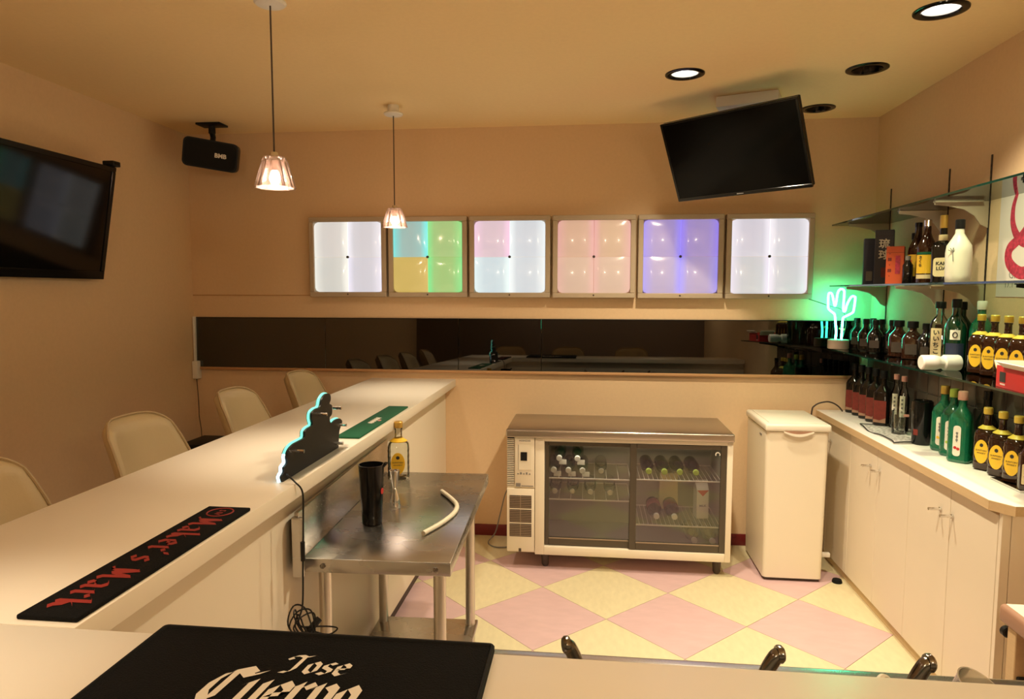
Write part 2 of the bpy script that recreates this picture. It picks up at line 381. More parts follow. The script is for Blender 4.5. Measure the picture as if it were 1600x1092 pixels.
# floor and its vinyl tiles (squares laid on the diagonal)
bm = bmesh.new(); box(bm, (XL-.1, YF-.1, -.10), (XR+.1, YB+.1, -.0025)); floor = struct('floor', bm, 'grout')
TD, TX, TY, TI = 0.64, -0.227, 3.467, 0.0014
def clip(poly, x0, x1, y0, y1):
    for ax, lim, sg in ((0, x0, 1), (0, x1, -1), (1, y0, 1), (1, y1, -1)):
        out = []
        for i, p in enumerate(poly):
            q = poly[(i+1) % len(poly)]
            ip, iq = sg*(p[ax]-lim) >= 0, sg*(q[ax]-lim) >= 0
            if ip: out.append(p)
            if ip != iq:
                t = (lim-p[ax])/(q[ax]-p[ax]); out.append((p[0]+t*(q[0]-p[0]), p[1]+t*(q[1]-p[1])))
        poly = out
        if len(poly) < 3: return []
    return poly
whole = {}
for j in range(-17, 4):
    for i in range(-6, 6):
        cx = TX + (i+0.5)*TD + (TD/2 if j % 2 else 0); cy = TY + j*TD/2
        h = TD/2 - TI
        pl = [(cx-h, cy), (cx, cy-h), (cx+h, cy), (cx, cy+h)]
        cl = clip(pl, XL, XR, YF, YB)
        if not cl: continue
        col = 'pink' if j % 2 else 'yellow'
        full = len(cl) == 4 and all(abs(a[0]-b[0]) < 1e-6 and abs(a[1]-b[1]) < 1e-6 for a, b in zip(sorted(cl), sorted(pl)))
        if full and col in whole:
            o = bpy.data.objects.new('floor_tile', whole[col]); C.objects.link(o); o.parent = floor; o.location = (cx, cy, 0)
        else:
            area = sum(cl[k][0]*cl[(k+1) % len(cl)][1]-cl[(k+1) % len(cl)][0]*cl[k][1] for k in range(len(cl)))/2
            if abs(area) < 0.002: continue
            bm = bmesh.new(); prism(bm, [(p[0]-cx, p[1]-cy) for p in cl], 'z', 0.0, -.0025)
            o = obj('floor_tile', bm, col, floor, loc=(cx, cy, 0))
            if full: whole[col] = o.data
# walls
bm = bmesh.new(); box(bm, (XL-.1, YB, -.02), (XR+.1, YB+.1, CEIL+.02)); wall_back = struct('wall_back', bm, 'wall')
bm = bmesh.new(); box(bm, (XL-.1, YF, -.02), (XL, YB, CEIL+.02)); wall_left = struct('wall_left', bm, 'wall')
bm = bmesh.new(); box(bm, (XR, YF, -.02), (XR+.1, YB, CEIL+.02)); wall_right = struct('wall_right', bm, 'wall')
bm = bmesh.new(); box(bm, (XL-.1, YF-.1, -.02), (XR+.1, YF, CEIL+.02)); wall_rear = struct('wall_rear', bm, 'rear')
# ceiling with round cut-outs for the downlights
bm = bmesh.new()
def loop(pts):
    vs = [bm.verts.new(p) for p in pts]; return [bm.edges.new((vs[i], vs[(i+1) % len(vs)])) for i in range(len(vs))]
eds = loop([(XL-.05, YF-.05, CEIL), (XR+.05, YF-.05, CEIL), (XR+.05, YB+.05, CEIL), (XL-.05, YB+.05, CEIL)])
for x, y in DOWN_ON + DOWN_OFF:
    eds += loop([(x+.076*math.cos(2*PI*k/32), y+.076*math.sin(2*PI*k/32), CEIL) for k in range(32)])
bmesh.ops.triangle_fill(bm, use_beauty=True, use_dissolve=False, edges=eds)
box(bm, (XL-.1, YF-.1, CEIL+.14), (XR+.1, YB+.1, CEIL+.2))
ceiling = struct('ceiling', bm, 'ceiling', smooth=False)
# trims
bm = bmesh.new(); box(bm, (-.885, YB-.012, 0), (1.38, YB, .07), .002); struct('baseboard_back', bm, 'skirt')
bm = bmesh.new(); box(bm, (XL, YB-.022, 1.028), (1.50, YB, 1.046), .003); struct('trim_1', bm, 'sill')
bm = bmesh.new(); box(bm, (XL, YB-.004, 1.506), (-1.74, YB, 1.511), .001); struct('trim_2', bm, 'sill')
# grey-brown wall tiles on the right wall between worktop and lowest shelf
tm = None; ts = .1
for r in range(4):
    z0 = .845 + r*(ts+.004); z1 = min(z0+ts, 1.19)
    if z1 - z0 < .03: continue
    for k in range(19):
        y1 = YB - .002 - k*(ts+.004); y0 = y1 - ts
        bm = bmesh.new(); box(bm, (XR-.007, y0, z0), (XR+.001, y1, z1), .0015, 1); obj('wall_tile', bm, 'wtile', wall_right)
bm = bmesh.new(); box(bm, (XR-.003, 2.23, .84), (XR+.001, YB, 1.19)); obj('tile_joint', bm, 'wgrout', wall_right)

# ================================================================== BACK WALL: light boxes, mirror
W_ = (0.62, 0.60, 0.68); T_ = (0.95, 0.93, 1.0)
# tl, tr, bl, br : (glow, bar) colours
PAN = [
 ('white lit square light box, leftmost of the row, above the counter stools', [((.60, .58, .55), (.95, .95, .88)), ((.58, .57, .60), (.93, .92, 1)), ((.56, .57, .53), (.95, .96, .88)), ((.56, .56, .62), (.88, .86, 1))]),
 ('light box lit in turquoise, green and yellow quarters', [((.24, .42, .40), (.12, .86, .84)), ((.27, .47, .17), (.20, .80, .26)), ((.50, .36, .075), (.58, .42, .10)), ((.25, .48, .15), (.12, .84, .28))]),
 ('light box lit pale blue with a pink upper left quarter', [((.62, .48, .55), (.92, .62, .84)), ((.54, .60, .66), (.86, .97, 1)), ((.50, .64, .70), (.78, .98, 1)), ((.52, .60, .66), (.88, .98, 1))]),
 ('light box lit salmon pink all over', [((.54, .32, .22), (.74, .36, .36)), ((.54, .33, .20), (.74, .36, .36)), ((.52, .34, .25), (.70, .38, .34)), ((.52, .34, .25), (.70, .38, .34))]),
 ('light box lit violet blue all over', [((.30, .23, .50), (.26, .22, .95)), ((.29, .22, .50), (.26, .20, .95)), ((.33, .27, .48), (.28, .25, .95)), ((.33, .26, .48), (.27, .25, .95))]),
 ('white lit light box with lilac edges, rightmost, beside the neon cactus', [((.58, .56, .64), (.94, .90, 1)), ((.58, .58, .64), (.96, .93, 1)), ((.56, .57, .58), (.93, .86, 1)), ((.57, .58, .60), (.95, .90, 1))]),
]
pane_bm_cache = {}
for i, (lab, cols) in enumerate(PAN):
    x0 = -1.736 + i*0.5045; cx = x0 + .245; zc = 1.745 - i*.0014
    t = thing('light_box', lab, 'light box', (cx, YB, zc), group='square light boxes in a row on the back wall')
    bm = bmesh.new()                                    # shallow tray: four frame sides and a back
    hw = .245; d0 = .055
    for a, b in (((-hw, -d0, hw-.030), (hw, 0, hw)), ((-hw, -d0, -hw), (hw, 0, -hw+.030)), ((-hw, -d0, -hw+.030), (-hw+.030, 0, hw-.030)), ((hw-.030, -d0, -hw+.030), (hw, 0, hw-.030))):
        box(bm, a, b, .003, 1)
    obj('frame', bm, 'frame', t)
    for q, (sx, sz) in enumerate(((-1, 1), (1, 1), (-1, -1), (1, -1))):
        bm = bmesh.new(); n = 9; g = []
        a0 = .001; a1 = .2155
        for r in range(n):
            row = []
            for c in range(n):
                u = a0 + (a1-a0)*c/(n-1); v = a0 + (a1-a0)*r/(n-1)
                # pillow
                pu = 4*(c/(n-1))*(1-c/(n-1)); pv = 4*(r/(n-1))*(1-r/(n-1))
                dy = -.040 - .018*(max(pu, 0)*max(pv, 0))**0.5
                if c == n-1 and r == n-1: u -= .008; v -= .008
                row.append(bm.verts.new((sx*u, dy, sz*v)))
            g.append(row)
        for r in range(n-1):
            for c in range(n-1): bm.faces.new((g[r][c], g[r][c+1], g[r+1][c+1], g[r+1][c]))
        for e0, e1 in ((g[0], None),):
            pass
        per = g[0] + [g[r][n-1] for r in range(1, n)] + list(reversed(g[n-1][:-1])) + [g[r][0] for r in range(n-2, 0, -1)]
        bk = [bm.verts.new((v.co.x, -.012, v.co.z)) for v in per]
        for k in range(len(per)): bm.faces.new((per[k], per[(k+1) % len(per)], bk[(k+1) % len(per)], bk[k]))
        bm.faces.new(bk)
        obj('lens_pane', bm, lens('backlit_acrylic', *cols[q], .82, .76), t, angle=50)
    bm = bmesh.new(); lathe(bm, [(.008, 0), (.008, .010), (.004, .013)], 12, Matrix.Rotation(PI/2, 4, 'X') @ Matrix.Translation((0, 0, .042))); obj('centre_screw', bm, 'screw', t)
    bm = bmesh.new(); lathe(bm, [(.005, 0), (.005, .003)], 10, Matrix.Translation((0, 0, -.229)) @ Matrix.Rotation(PI/2, 4, 'X') @ Matrix.Translation((0, 0, .054))); obj('frame_screw', bm, 'screw', t)

# smoked mirror in four sheets, leaning back a little on the sill
t = thing('wall_mirror', 'long smoked mirror strip on the back wall under the light boxes', 'mirror', (0, YB, 1.046))
cuts = [-2.53, -1.66, -.805, -.29, 1.565]
for a, b in zip(cuts, cuts[1:]):
    bm = bmesh.new(); vs = box(bm, (a+.0006, -.006, 0), (b-.0006, 0, .318), .0012, 1)
    xf(bm, vs, Matrix.Translation((0, -.010, 0)) @ Matrix.Rotation(-.026, 4, 'X'))
    obj('mirror_sheet', bm, 'mirror', t)
bm = bmesh.new(); vs = box(bm, (-2.534, -.008, .318), (1.566, 0, .322)); xf(bm, vs, Matrix.Translation((0, -.010, 0)) @ Matrix.Rotation(-.026, 4, 'X')); obj('top_edge', bm, 'mirror_edge', t)

# ================================================================== CEILING FITTINGS
def downlight(x, y, on, label):
    t = thing('downlight', label, 'downlight', (x, y, CEIL), group='lit recessed downlights' if on else 'unlit recessed downlights')
    bm = bmesh.new()
    prof = [(.060, .002), (.064, -.005), (.078, -.007), (.088, -.004), (.089, .0)]
    rings = []
    for r, z in prof: rings.append([bm.verts.new((r*math.cos(2*PI*k/40), r*math.sin(2*PI*k/40), z)) for k in range(40)])
    for a, b in zip(rings, rings[1:]+rings[:1]):
        for k in range(40): bm.faces.new((a[k], a[(k+1) % 40], b[(k+1) % 40], b[k]))
    obj('trim_ring', bm, 'blackgloss', t)
    bm = bmesh.new(); rings = []
    for r, z in [(.066, .0), (.056, .022), (.050, .060), (.050, .062), (.058, .022), (.074, .0)]:
        rings.append([bm.verts.new((r*math.cos(2*PI*k/40), r*math.sin(2*PI*k/40), z+.001)) for k in range(40)])
    for a, b in zip(rings, rings[1:]+rings[:1]):
        for k in range(40): bm.faces.new((a[k], a[(k+1) % 40], b[(k+1) % 40], b[k]))
    obj('reflector', bm, 'reflector' if not on else 'whiteplastic', t)
    bm = bmesh.new(); lathe(bm, [(.049, .026 if on else .05), (.049, .034 if on else .058), (.03, .062)], 28); obj('lamp_disc', bm, 'down_glow' if on else 'screw', t)
DL = ['lit black-rimmed downlight left of the hanging television', 'lit black-rimmed downlight over the right-hand worktop, largest in view', 'lit downlight over the steel worktable']
for (x, y), l in zip(DOWN_ON, DL): downlight(x, y, True, l)
for (x, y), l in zip(DOWN_OFF, ['unlit downlight midway between the lit one and the television', 'unlit downlight beside the top corner of the hanging television']): downlight(x, y, False, l)

def pendant(x, y, label):
    t = thing('pendant_lamp', label, 'pendant lamp', (x, y, CEIL), group='small glass pendants over the bar counter')
    bm = bmesh.new(); lathe(bm, [(.030, 0), (.030, -.036), (.050, -.040), (.052, -.046), (.046, -.052), (.006, -.055)], 28); obj('canopy', bm, 'whiteplastic', t)
    bm = bmesh.new(); cyl(bm, (0, 0, -.05), (0, 0, -.545), .0030, 8); obj('cord', bm, 'plinth', t)
    bm = bmesh.new(); lathe(bm, [(.012, -.525), (.016, -.545), (.016, -.575), (.010, -.585)], 16); obj('lamp_holder', bm, 'chrome', t)
    bm = bmesh.new(); segs = 24; rings = []
    for r, z in [(.020, -.540), (.034, -.541), (.040, -.553), (.062, -.628), (.066, -.642), (.060, -.641), (.056, -.628), (.036, -.556), (.020, -.546)]:
        ring = []
        for k in range(segs):
            a = 2*PI*k/segs; fl = 1.0 + (.055 if k % 2 else -.03)*(1 if r > .03 else 0)
            ring.append(bm.verts.new((r*fl*math.cos(a), r*fl*math.sin(a), z)))
        rings.append(ring)
    for a, b in zip(rings, rings[1:]+rings[:1]):
        for k in range(segs): bm.faces.new((a[k], a[(k+1) % segs], b[(k+1) % segs], b[k]))
    obj('glass_shade', bm, 'shade', t, angle=12)
    bm = bmesh.new(); lathe(bm, [(.008, -.580), (.016, -.598), (.019, -.612), (.012, -.628), (.004, -.632)], 14); obj('bulb', bm, 'bulb', t)
for (x, y), l in zip(PENDANTS, ['glass pendant lamp with its white ceiling cap in view, hanging before the light boxes', 'glass pendant lamp on a long cord, hanging nearer, between speaker and light boxes', 'glass pendant lamp over the near end of the bar']): pendant(x, y, l)

for (x, y), l in zip(FILL_GLOBES, ['white globe lamp hanging at the rear right of the room', 'white globe lamp hanging at the rear left of the room']):  # globe bodies built around the added fill lights
    t = thing('globe_lamp', l, 'pendant lamp', (x, y, CEIL), group='globe lamps at the rear of the room')
    bm = bmesh.new(); lathe(bm, [(.05, 0), (.05, -.02), (.01, -.03), (.004, -.035), (.004, -.40), (.03, -.41), (.03, -.44)], 20); obj('stem', bm, 'whiteplastic', t)
    bm = bmesh.new(); lathe(bm, [(.11*math.sin(PI*(k+.5)/16), -.52+.11*math.cos(PI*(k+.5)/16)) for k in range(16)], 24); obj('globe', bm, 'globeglass', t)

# ceiling-hung television on the right
ya, ti = .710, .46
nrm = Vector((-math.sin(ya)*math.cos(ti), -math.cos(ya)*math.cos(ti), -math.sin(ti)))
rr = Vector((math.cos(ya), -math.sin(ya), 0)); uu = rr.cross(-nrm); uu = uu if uu.z > 0 else -uu
tc = Vector((.688, 3.544, 2.206))
TV = Matrix.Translation(tc) @ Matrix(((rr.x, -nrm.x, uu.x, 0), (rr.y, -nrm.y, uu.y, 0), (rr.z, -nrm.z, uu.z, 0), (0, 0, 0, 1)))
t = thing('television', 'black flat television hanging tilted from the ceiling', 'television', tuple(tc))
Ti = Matrix.Translation(-tc)
def tvpart(name, build, m):
    bm = bmesh.new(); vs = build(bm); xf(bm, vs, Ti @ TV); return obj(name, bm, m, t)
tvpart('cabinet', lambda b: box(b, (-.36, .004, -.209), (.36, .038, .209), .006), 'black')
tvpart('screen', lambda b: box(b, (-.350, -.0005, -.192), (.350, .006, .199), .001, 1), 'screen')
for a, b_ in (((-.362, -.003, .199), (.362, .01, .2095)), ((-.362, -.003, -.2095), (.362, .01, -.192)), ((-.362, -.003, -.192), (-.350, .01, .199)), ((.350, -.003, -.192), (.362, .01, .199))):
    tvpart('bezel', lambda b, a=a, b_=b_: box(b, a, b_, .001, 1), 'blackgloss')
tvpart('rear_housing', lambda b: box(b, (-.20, .036, -.15), (.20, .075, .13), .012), 'black')
tvpart('maker_mark', lambda b: box(b, (-.018, -.0036, -.2025), (.018, -.0028, -.1985)), 'greyprint')
mc = Vector((.80, 3.72, CEIL))
bm = bmesh.new(); vs = box(bm, (-.15, -.10, -.055), (.15, .10, 0), .006); xf(bm, vs, Matrix.Translation(mc-tc) @ Matrix.Rotation(-.35, 4, 'Z')); obj('ceiling_mount', bm, 'whiteplastic', t)
bm = bmesh.new(); back = TV @ Vector((0, .07, .02)); tube(bm, [mc-tc+V(0, 0, -.05), Vector((mc.x-tc.x, mc.y-tc.y, back.z-tc.z+.03)), back-tc], .018, 10); obj('mount_arm', bm, 'white', t)

# wall television on the left, tipped towards the room
t = thing('television', 'large black television on the left wall reflecting the light boxes', 'television', (XL, 2.83, 1.876))
tl = math.atan2(.10, .563)
TL = Matrix.Translation((.095, 0, 0)) @ Matrix.Rotation(tl, 4, 'Y')     # local: +x out of the wall, y along it, z up
def tp(name, a, b, m, bev=.002, par=t):
    bm = bmesh.new(); vs = box(bm, a, b, bev, 1); xf(bm, vs, TL); return obj(name, bm, m, par)
tp('cabinet', (-.045, -.485, -.286), (-.004, .485, .286), 'black', .006)
tp('screen', (-.006, -.460, -.245), (.0005, .460, .262), 'screen_left', .0005)
for a, b in (((-.012, -.485, .262), (.006, .485, .286)), ((-.012, -.485, -.286), (.006, .485, -.245)), ((-.012, -.485, -.245), (.006, -.460, .262)), ((-.012, .460, -.245), (.006, .485, .262))):
    tp('bezel', a, b, 'blackgloss', .002)
bm = bmesh.new(); box(bm, (.002, -.2, -.16), (.06, .2, .16), .004); obj('wall_bracket', bm, 'black', t)
t = thing('webcam', 'small black box clipped on the top corner of the left television', 'sensor', (XL+.145, 3.285, 2.158))
bm = bmesh.new(); box(bm, (-.03, -.028, 0), (.03, .028, .026), .004); obj('housing', bm, 'black', t)
bm = bmesh.new(); box(bm, (.028, -.018, .006), (.032, .018, .020), .001, 1); obj('window', bm, 'blackgloss', t)

# karaoke speaker under the ceiling in the left corner
t = thing('speaker', 'black speaker on a ceiling bracket in the left corner', 'speaker', (-2.235, 3.95, CEIL))
SR = Matrix.Translation((-.006, 0, -.180)) @ Matrix.Rotation(math.radians(25), 4, 'Z') @ Matrix.Rotation(math.radians(7), 4, 'Y') @ Matrix.Rotation(math.radians(9), 4, 'X')
bm = bmesh.new(); vs = prism(bm, rrect(.298, .165, .030), 'y', -.085, .085); xf(bm, vs, SR); obj('cabinet', bm, 'black', t)
bm = bmesh.new(); vs = prism(bm, rrect(.280, .148, .028), 'y', -.093, -.084); xf(bm, vs, SR); obj('grille', bm, 'rubberedge', t)
bm = bmesh.new(); text_into(bm, 'BMB', .034, SR @ Matrix.Translation((.055, -.0945, .0)) @ Matrix.Rotation(PI/2, 4, 'X'), .0005, .0012); obj('logo', bm, 'whiteprint', t)
bm = bmesh.new(); box(bm, (-.075, -.05, -.012), (.075, .05, 0), .003); obj('ceiling_plate', bm, 'black', t)
bm = bmesh.new(); cyl(bm, (0, 0, -.01), (0, 0, -.055), .020); tube(bm, [(0, 0, -.05), (0, .01, -.075), (0, 0, -.11)], .016, 10); obj('swivel', bm, 'black', t)

# ================================================================== THE BAR COUNTERS
CZ = .99
t = thing('bar_counter', 'long cream bar counter running back to the wall, stools behind it', 'counter', (-1.09, 2.59, 0))
def at(parent, name, a, b, m, bev=0, seg=2):
    o = parent.location; return B(name, tuple(Vector(a)-o), tuple(Vector(b)-o), m, parent, bev, seg)
at(t, 'worktop', (-1.362, .9885, CZ-.046), (-.824, YB-.002, CZ), 'lam', .003)
at(t, 'inner_panel', (-.910, .99, .055), (-.890, YB-.002, CZ-.046), 'lamfront')
at(t, 'outer_panel', (-1.13, .99, 0), (-1.10, YB-.002, CZ-.046), 'lamfront')
at(t, 'plinth', (-.93, .99, 0), (-.902, YB-.002, .055), 'plinth')
for y in (1.5, 2.6, 3.6): at(t, 'divider', (-1.10, y, 0.055), (-.910, y+.02, CZ-.046), 'lamfront')
t = thing('bar_counter', 'cream counter in front across the whole view, dark drip mat on it', 'counter', (.1, .7, 0))
at(t, 'worktop', (-1.362, .44, CZ-.046), (XR-.002, .9875, CZ), 'lam', .003)
at(t, 'inner_panel', (-.90, .915, .055), (XR-.002, .935, CZ-.046), 'lamfront')
at(t, 'outer_panel', (-1.13, .66, 0), (XR-.002, .69, CZ-.046), 'lamfront')

# bar mats
t = thing('bar_mat', 'long narrow black rubber bar mat with red lettering', 'bar mat', (-.886, 1.295, CZ))
bm = bmesh.new(); box(bm, (-.055, -.293, 0), (.055, .293, .009), .003); obj('rubber', bm, 'rubber', t)
bm = bmesh.new()
TT = Matrix.Translation((-.026, .205, .0096)) @ Matrix.Rotation(-PI/2, 4, 'Z')
L = blackletter(bm, "Maker's Mark", .042, TT, nib=.34, ang=40, track=.14)
xf(bm, bm.verts[:], Matrix.Translation((0, .205, 0)) @ Matrix.Diagonal((1, .475/L, 1, 1)) @ Matrix.Translation((0, -.205, 0)))
obj('lettering', bm, 'redprint', t, smooth=False)
bm = bmesh.new()
tube(bm, [(.0+.030*math.cos(2*PI*k/32), .248+.030*math.sin(2*PI*k/32), .0085) for k in range(32)], .0022, 6, True)
text_into(bm, 'S IV', .022, Matrix.Translation((0, .246, .0096)) @ Matrix.Rotation(-PI/2, 4, 'Z'), 0, .0008)
st = []
for k in range(10):
    rad = .011 if k % 2 == 0 else .005; a = PI*k/5; st.append((.018+rad*.7*math.cos(a), .258+rad*.7*math.sin(a)))
obj('seal_emblem', bm, 'redprint', t, smooth=False)

t = thing('bar_mat', 'wide black drip mat with white gothic lettering on the front counter', 'bar mat', (-.405, .74, CZ))
bm = bmesh.new(); prism(bm, rrect(.535, .515, .006), 'z', 0, .008); obj('rubber', bm, 'rubber', t)
bm = bmesh.new()
n0 = [V(p[0], p[1], .008) for p in rrect(.529, .509, .006)]; tube(bm, n0, .0035, 6, True); obj('rim', bm, 'rubberedge', t)
bm = bmesh.new()
TT = Matrix.Translation((-.020, .1475, .0088))
L1 = blackletter(bm, 'Jose', .0300, TT, nib=.27, ang=40, shear=.10, track=.05); 
TT = Matrix.Translation((-.112, .062, .0090)) @ Matrix.Diagonal((.75, 1, 1, 1))
k0 = len(bm.verts); L2 = blackletter(bm, 'Cuervo', .060, TT, nib=.30, ang=40, shear=.12, track=.0)
bm.verts.ensure_lookup_table()
def arch(v):
    pass
obj('lettering', bm, 'whiteprint', t, smooth=False)

t = thing('bar_mat', 'narrow green bar mat towards the far end of the bar counter', 'bar mat', (-.886, 2.772, CZ))
bm = bmesh.new(); box(bm, (-.047, -.345, 0), (.047, .345, .008), .003); obj('rubber', bm, 'green_rubber', t)
bm = bmesh.new()
for q in range(5):
    tube(bm, smooth_path([(-.012+.0*q, .045-q*.026, .0082), (.012, .036-q*.026, .0082), (-.008, .030-q*.026, .0082), (.010, .022-q*.026, .0082)], 4), .0040, 6)
xf(bm, bm.verts[:], Matrix.Translation((0, 0, .0082)) @ Matrix.Diagonal((1, 1, .15, 1)) @ Matrix.Translation((0, 0, -.0082)))
obj('script_mark', bm, 'whiteprint', t)
bm = bmesh.new(); prism(bm, ellipse(.014, .030, 14, .022, -.02), 'z', .0079, .0088); obj('pink_mark', bm, 'pinkprint', t)

# edge-lit sign standing on the bar, its black back towards us
t = thing('light_sign', 'edge-lit cut-out sign on the bar, black back and glowing green rim', 'sign', (-.872, 2.06, CZ))
OUT = [(1.844, .990), (1.838, 1.007), (1.856, 1.017), (1.856, 1.03), (1.878, 1.038), (1.875, 1.056), (1.891, 1.074), (1.92, 1.083), (1.965, 1.084), (2.003, 1.086), (2.008, 1.103), (2.029, 1.11), (2.066, 1.113), (2.059, 1.133), (2.064, 1.152), (2.094, 1.159), (2.129, 1.16), (2.143, 1.18), (2.166, 1.192), (2.194, 1.194), (2.219, 1.185), (2.221, 1.168), (2.21, 1.157), (2.232, 1.148), (2.233, 1.13), (2.227, 1.116), (2.208, 1.109), (2.222, 1.088), (2.26, 1.092), (2.3, 1.090), (2.325, 1.076), (2.314, 1.061), (2.298, 1.048), (2.291, 1.026), (2.285, .990)]
ol = [V(0, a-2.06, b-CZ) for a, b in OUT]
sm = smooth_path(ol, 3)
bm = bmesh.new(); prism(bm, [(p.y, p.z) for p in sm], 'x', .000, .006); obj('back_plate', bm, 'black', t)
bm = bmesh.new(); prism(bm, [(p.y, p.z) for p in sm], 'x', -.012, -.0005); obj('acrylic_front', bm, 'clearplastic', t)
rim = [p + V(-.006, 0, 0) for p in sm]
k1 = int(len(rim)*.16)
bm = bmesh.new(); tube(bm, rim[k1:int(len(rim)*.93)], .0042, 6); obj('glowing_rim', bm, 'led', t)
bm = bmesh.new(); tube(bm, rim[:k1+1], .0050, 6); obj('white_rim', bm, 'ledwhite', t)
for y, z in ((2.246, 1.137), (2.116, 1.138), (2.290, 1.069), (1.93, 1.060), (2.255, 1.012)):
    bm = bmesh.new(); cyl(bm, (.004, y-2.06, z-CZ), (.034, y-2.06, z-CZ), .0055, 10); obj('standoff', bm, 'chrome', t)
bm = bmesh.new(); box(bm, (-.012, -.19, 0), (.040, .225, .004), .001, 1); obj('base_strip', bm, 'clearplastic', t)
t = thing('power_cord', 'black cord with inline switch hanging from the sign in a tangle', 'cord', (-.82, 1.83, .62))
bm = bmesh.new()
tube(bm, smooth_path([(-.045, .045, .385), (-.03, .01, .392), (-.004, .0, .376), (.012, .012, .345), (.014, .01, .28), (.012, .005, .15), (.010, 0, .02), (.005, -.02, -.03), (.02, .02, -.07), (.0, -.01, -.10)], 8), .0026, 6)
for k in range(5):
    a = k*1.3; R_ = .035+.012*(k % 3)
    tube(bm, smooth_path([(.015+R_*math.cos(a+q)*.6, .02*math.sin(a+2*q)+.02*math.cos(q+a), -.055+R_*math.sin(q*1.0+a*.7)*1.2) for q in [2*PI*m/7 for m in range(7)]], 5, True), .0024, 6, True)
tube(bm, smooth_path([(.01, 0, -.05), (.06, .05, -.07), (.085, .07, -.085), (.06, .06, -.10), (.02, .03, -.075)], 6), .0024, 6)
obj('cable', bm, 'black', t)
bm = bmesh.new(); tube(bm, [(.012, .005, .20), (.012, .005, .145)], .0065, 10); obj('inline_switch', bm, 'black', t)
bm = bmesh.new(); tube(bm, [(-.012, -.03, -.108), (.040, .045, -.045)], .010, 10); obj('adapter', bm, 'black', t)

# ================================================================== STOOLS
def make_stool(label, group):
    t = thing('bar_stool', label, 'stool', (0, 0, 0), group=group)      # faces +x
    NU, NV = 17, 12
    def P(u, v, side):
        wv = .232 - .052*v
        y = u*wv; z = .735 + .345*v - .050*(abs(u)**5)*v**3
        x = -.165 - .125*v + .075*abs(u)**2.2
        ht = .024*math.sqrt(max(0, 1-abs(u)**8))*math.sqrt(max(0, 1-abs(2*v-1)**14)) + .002
        return V(x + side*ht, y, z)
    bm = bmesh.new(); F = {}
    for s in (1, -1):
        for j in range(NV+1):
            for i in range(NU+1): F[s, i, j] = bm.verts.new(P(-1+2*i/NU, j/NV, s))
        for j in range(NV):
            for i in range(NU): bm.faces.new((F[s, i, j], F[s, i+1, j], F[s, i+1, j+1], F[s, i, j+1]))
    per = [(i, 0) for i in range(NU)] + [(NU, j) for j in range(NV)] + [(i, NV) for i in range(NU, 0, -1)] + [(0, j) for j in range(NV, 0, -1)]
    for k in range(len(per)):
        a, b = per[k], per[(k+1) % len(per)]; bm.faces.new((F[1, *a], F[1, *b], F[-1, *b], F[-1, *a]))
    obj('backrest', bm, 'cream_leather', t, angle=60)
    bm = bmesh.new(); pts = [(P(-1, j/10, 0)) for j in range(11)] + [P(-1+2*i/24, 1, 0) for i in range(1, 24)] + [P(1, j/10, 0) for j in range(10, -1, -1)]
    tube(bm, [p+V(.006, 0, 0) for p in pts], .0050, 6); obj('piping', bm, 'tan_piping', t)
    bm = bmesh.new(); vs = prism(bm, rrect(.42, .43, .09, 5), 'z', .665, .735); bmesh.ops.bevel(bm, geom=[e for e in bm.edges if abs(e.verts[0].co.z-e.verts[1].co.z) < 1e-6], offset=.018, segments=3, affect='EDGES'); obj('seat', bm, 'cream_leather', t)
    bm = bmesh.new(); lathe(bm, [(.028, .02), (.028, .45), (.022, .452), (.022, .655), (.08, .664)], 20); obj('post', bm, 'chrome', t)
    bm = bmesh.new(); lathe(bm, [(.21, 0), (.21, .008), (.19, .016), (.03, .035)], 36); obj('base', bm, 'chrome', t)
    bm = bmesh.new(); tube(bm, [(.13*math.cos(a)+.03, .15*math.sin(a), .28) for a in [2*PI*k/28 for k in range(28)]], .009, 8, True); cyl(bm, (0, -.15, .28), (0, .15, .28), .008, 8); obj('footrest', bm, 'chrome', t)
    return t
SG = 'cream stools behind the long bar'
st0 = make_stool('cream leather stool next to the back wall, farthest along the bar', SG); st0.location = (-1.385, 3.70, 0)
dup(st0, (-1.395, 3.01, 0), .06, 'cream leather stool second from the back wall, above the glowing sign', SG)
dup(st0, (-1.405, 2.31, 0), .02, 'cream leather stool third from the back wall, widest backrest fully in view', SG)
dup(st0, (-1.40, 1.58, 0), -.03, 'cream leather stool at the left edge, cut off below the wall television', SG)
for x, l in ((-.95, 'cream stool on the customer side of the front counter, left one'), (-.25, 'cream stool on the customer side of the front counter, middle one'), (.5, 'cream stool on the customer side of the front counter, right one')):
    dup(st0, (x, .30, 0), PI/2, l, 'stools at the front counter')

# corner details at the left
t = thing('cable_conduit', 'white cable strip and box in the left corner beside the mirror', 'cable box', (-2.535, 4.17, 1.0))
bm = bmesh.new(); box(bm, (-.004, 0, .08), (.010, .028, .37), .002, 1); obj('conduit', bm, 'whiteplastic', t)
bm = bmesh.new(); box(bm, (-.006, -.02, -.03), (.032, .028, .085), .004); obj('junction_box', bm, 'whiteplastic', t)
bm = bmesh.new(); tube(bm, smooth_path([(.012, 0, -.03), (.012, .01, -.15), (.02, 0, -.22), (.014, .01, -.28), (.03, 0, -.36), (.025, .01, -.42)], 6), .0025, 6); obj('cord', bm, 'plinth', t)
t = thing('subwoofer', 'black box on the floor in the far left corner behind the stools', 'speaker', (-2.36, 4.03, 0))
bm = bmesh.new(); box(bm, (-.13, -.14, .02), (.13, .14, .60), .008); obj('cabinet', bm, 'black', t)
for a in (-.1, .1):
    for b in (-.1, .1):
        bm = bmesh.new(); lathe(bm, [(.015, 0), (.018, .02)], 10, off=(a, b)); obj('foot', bm, 'rubberedge', t)

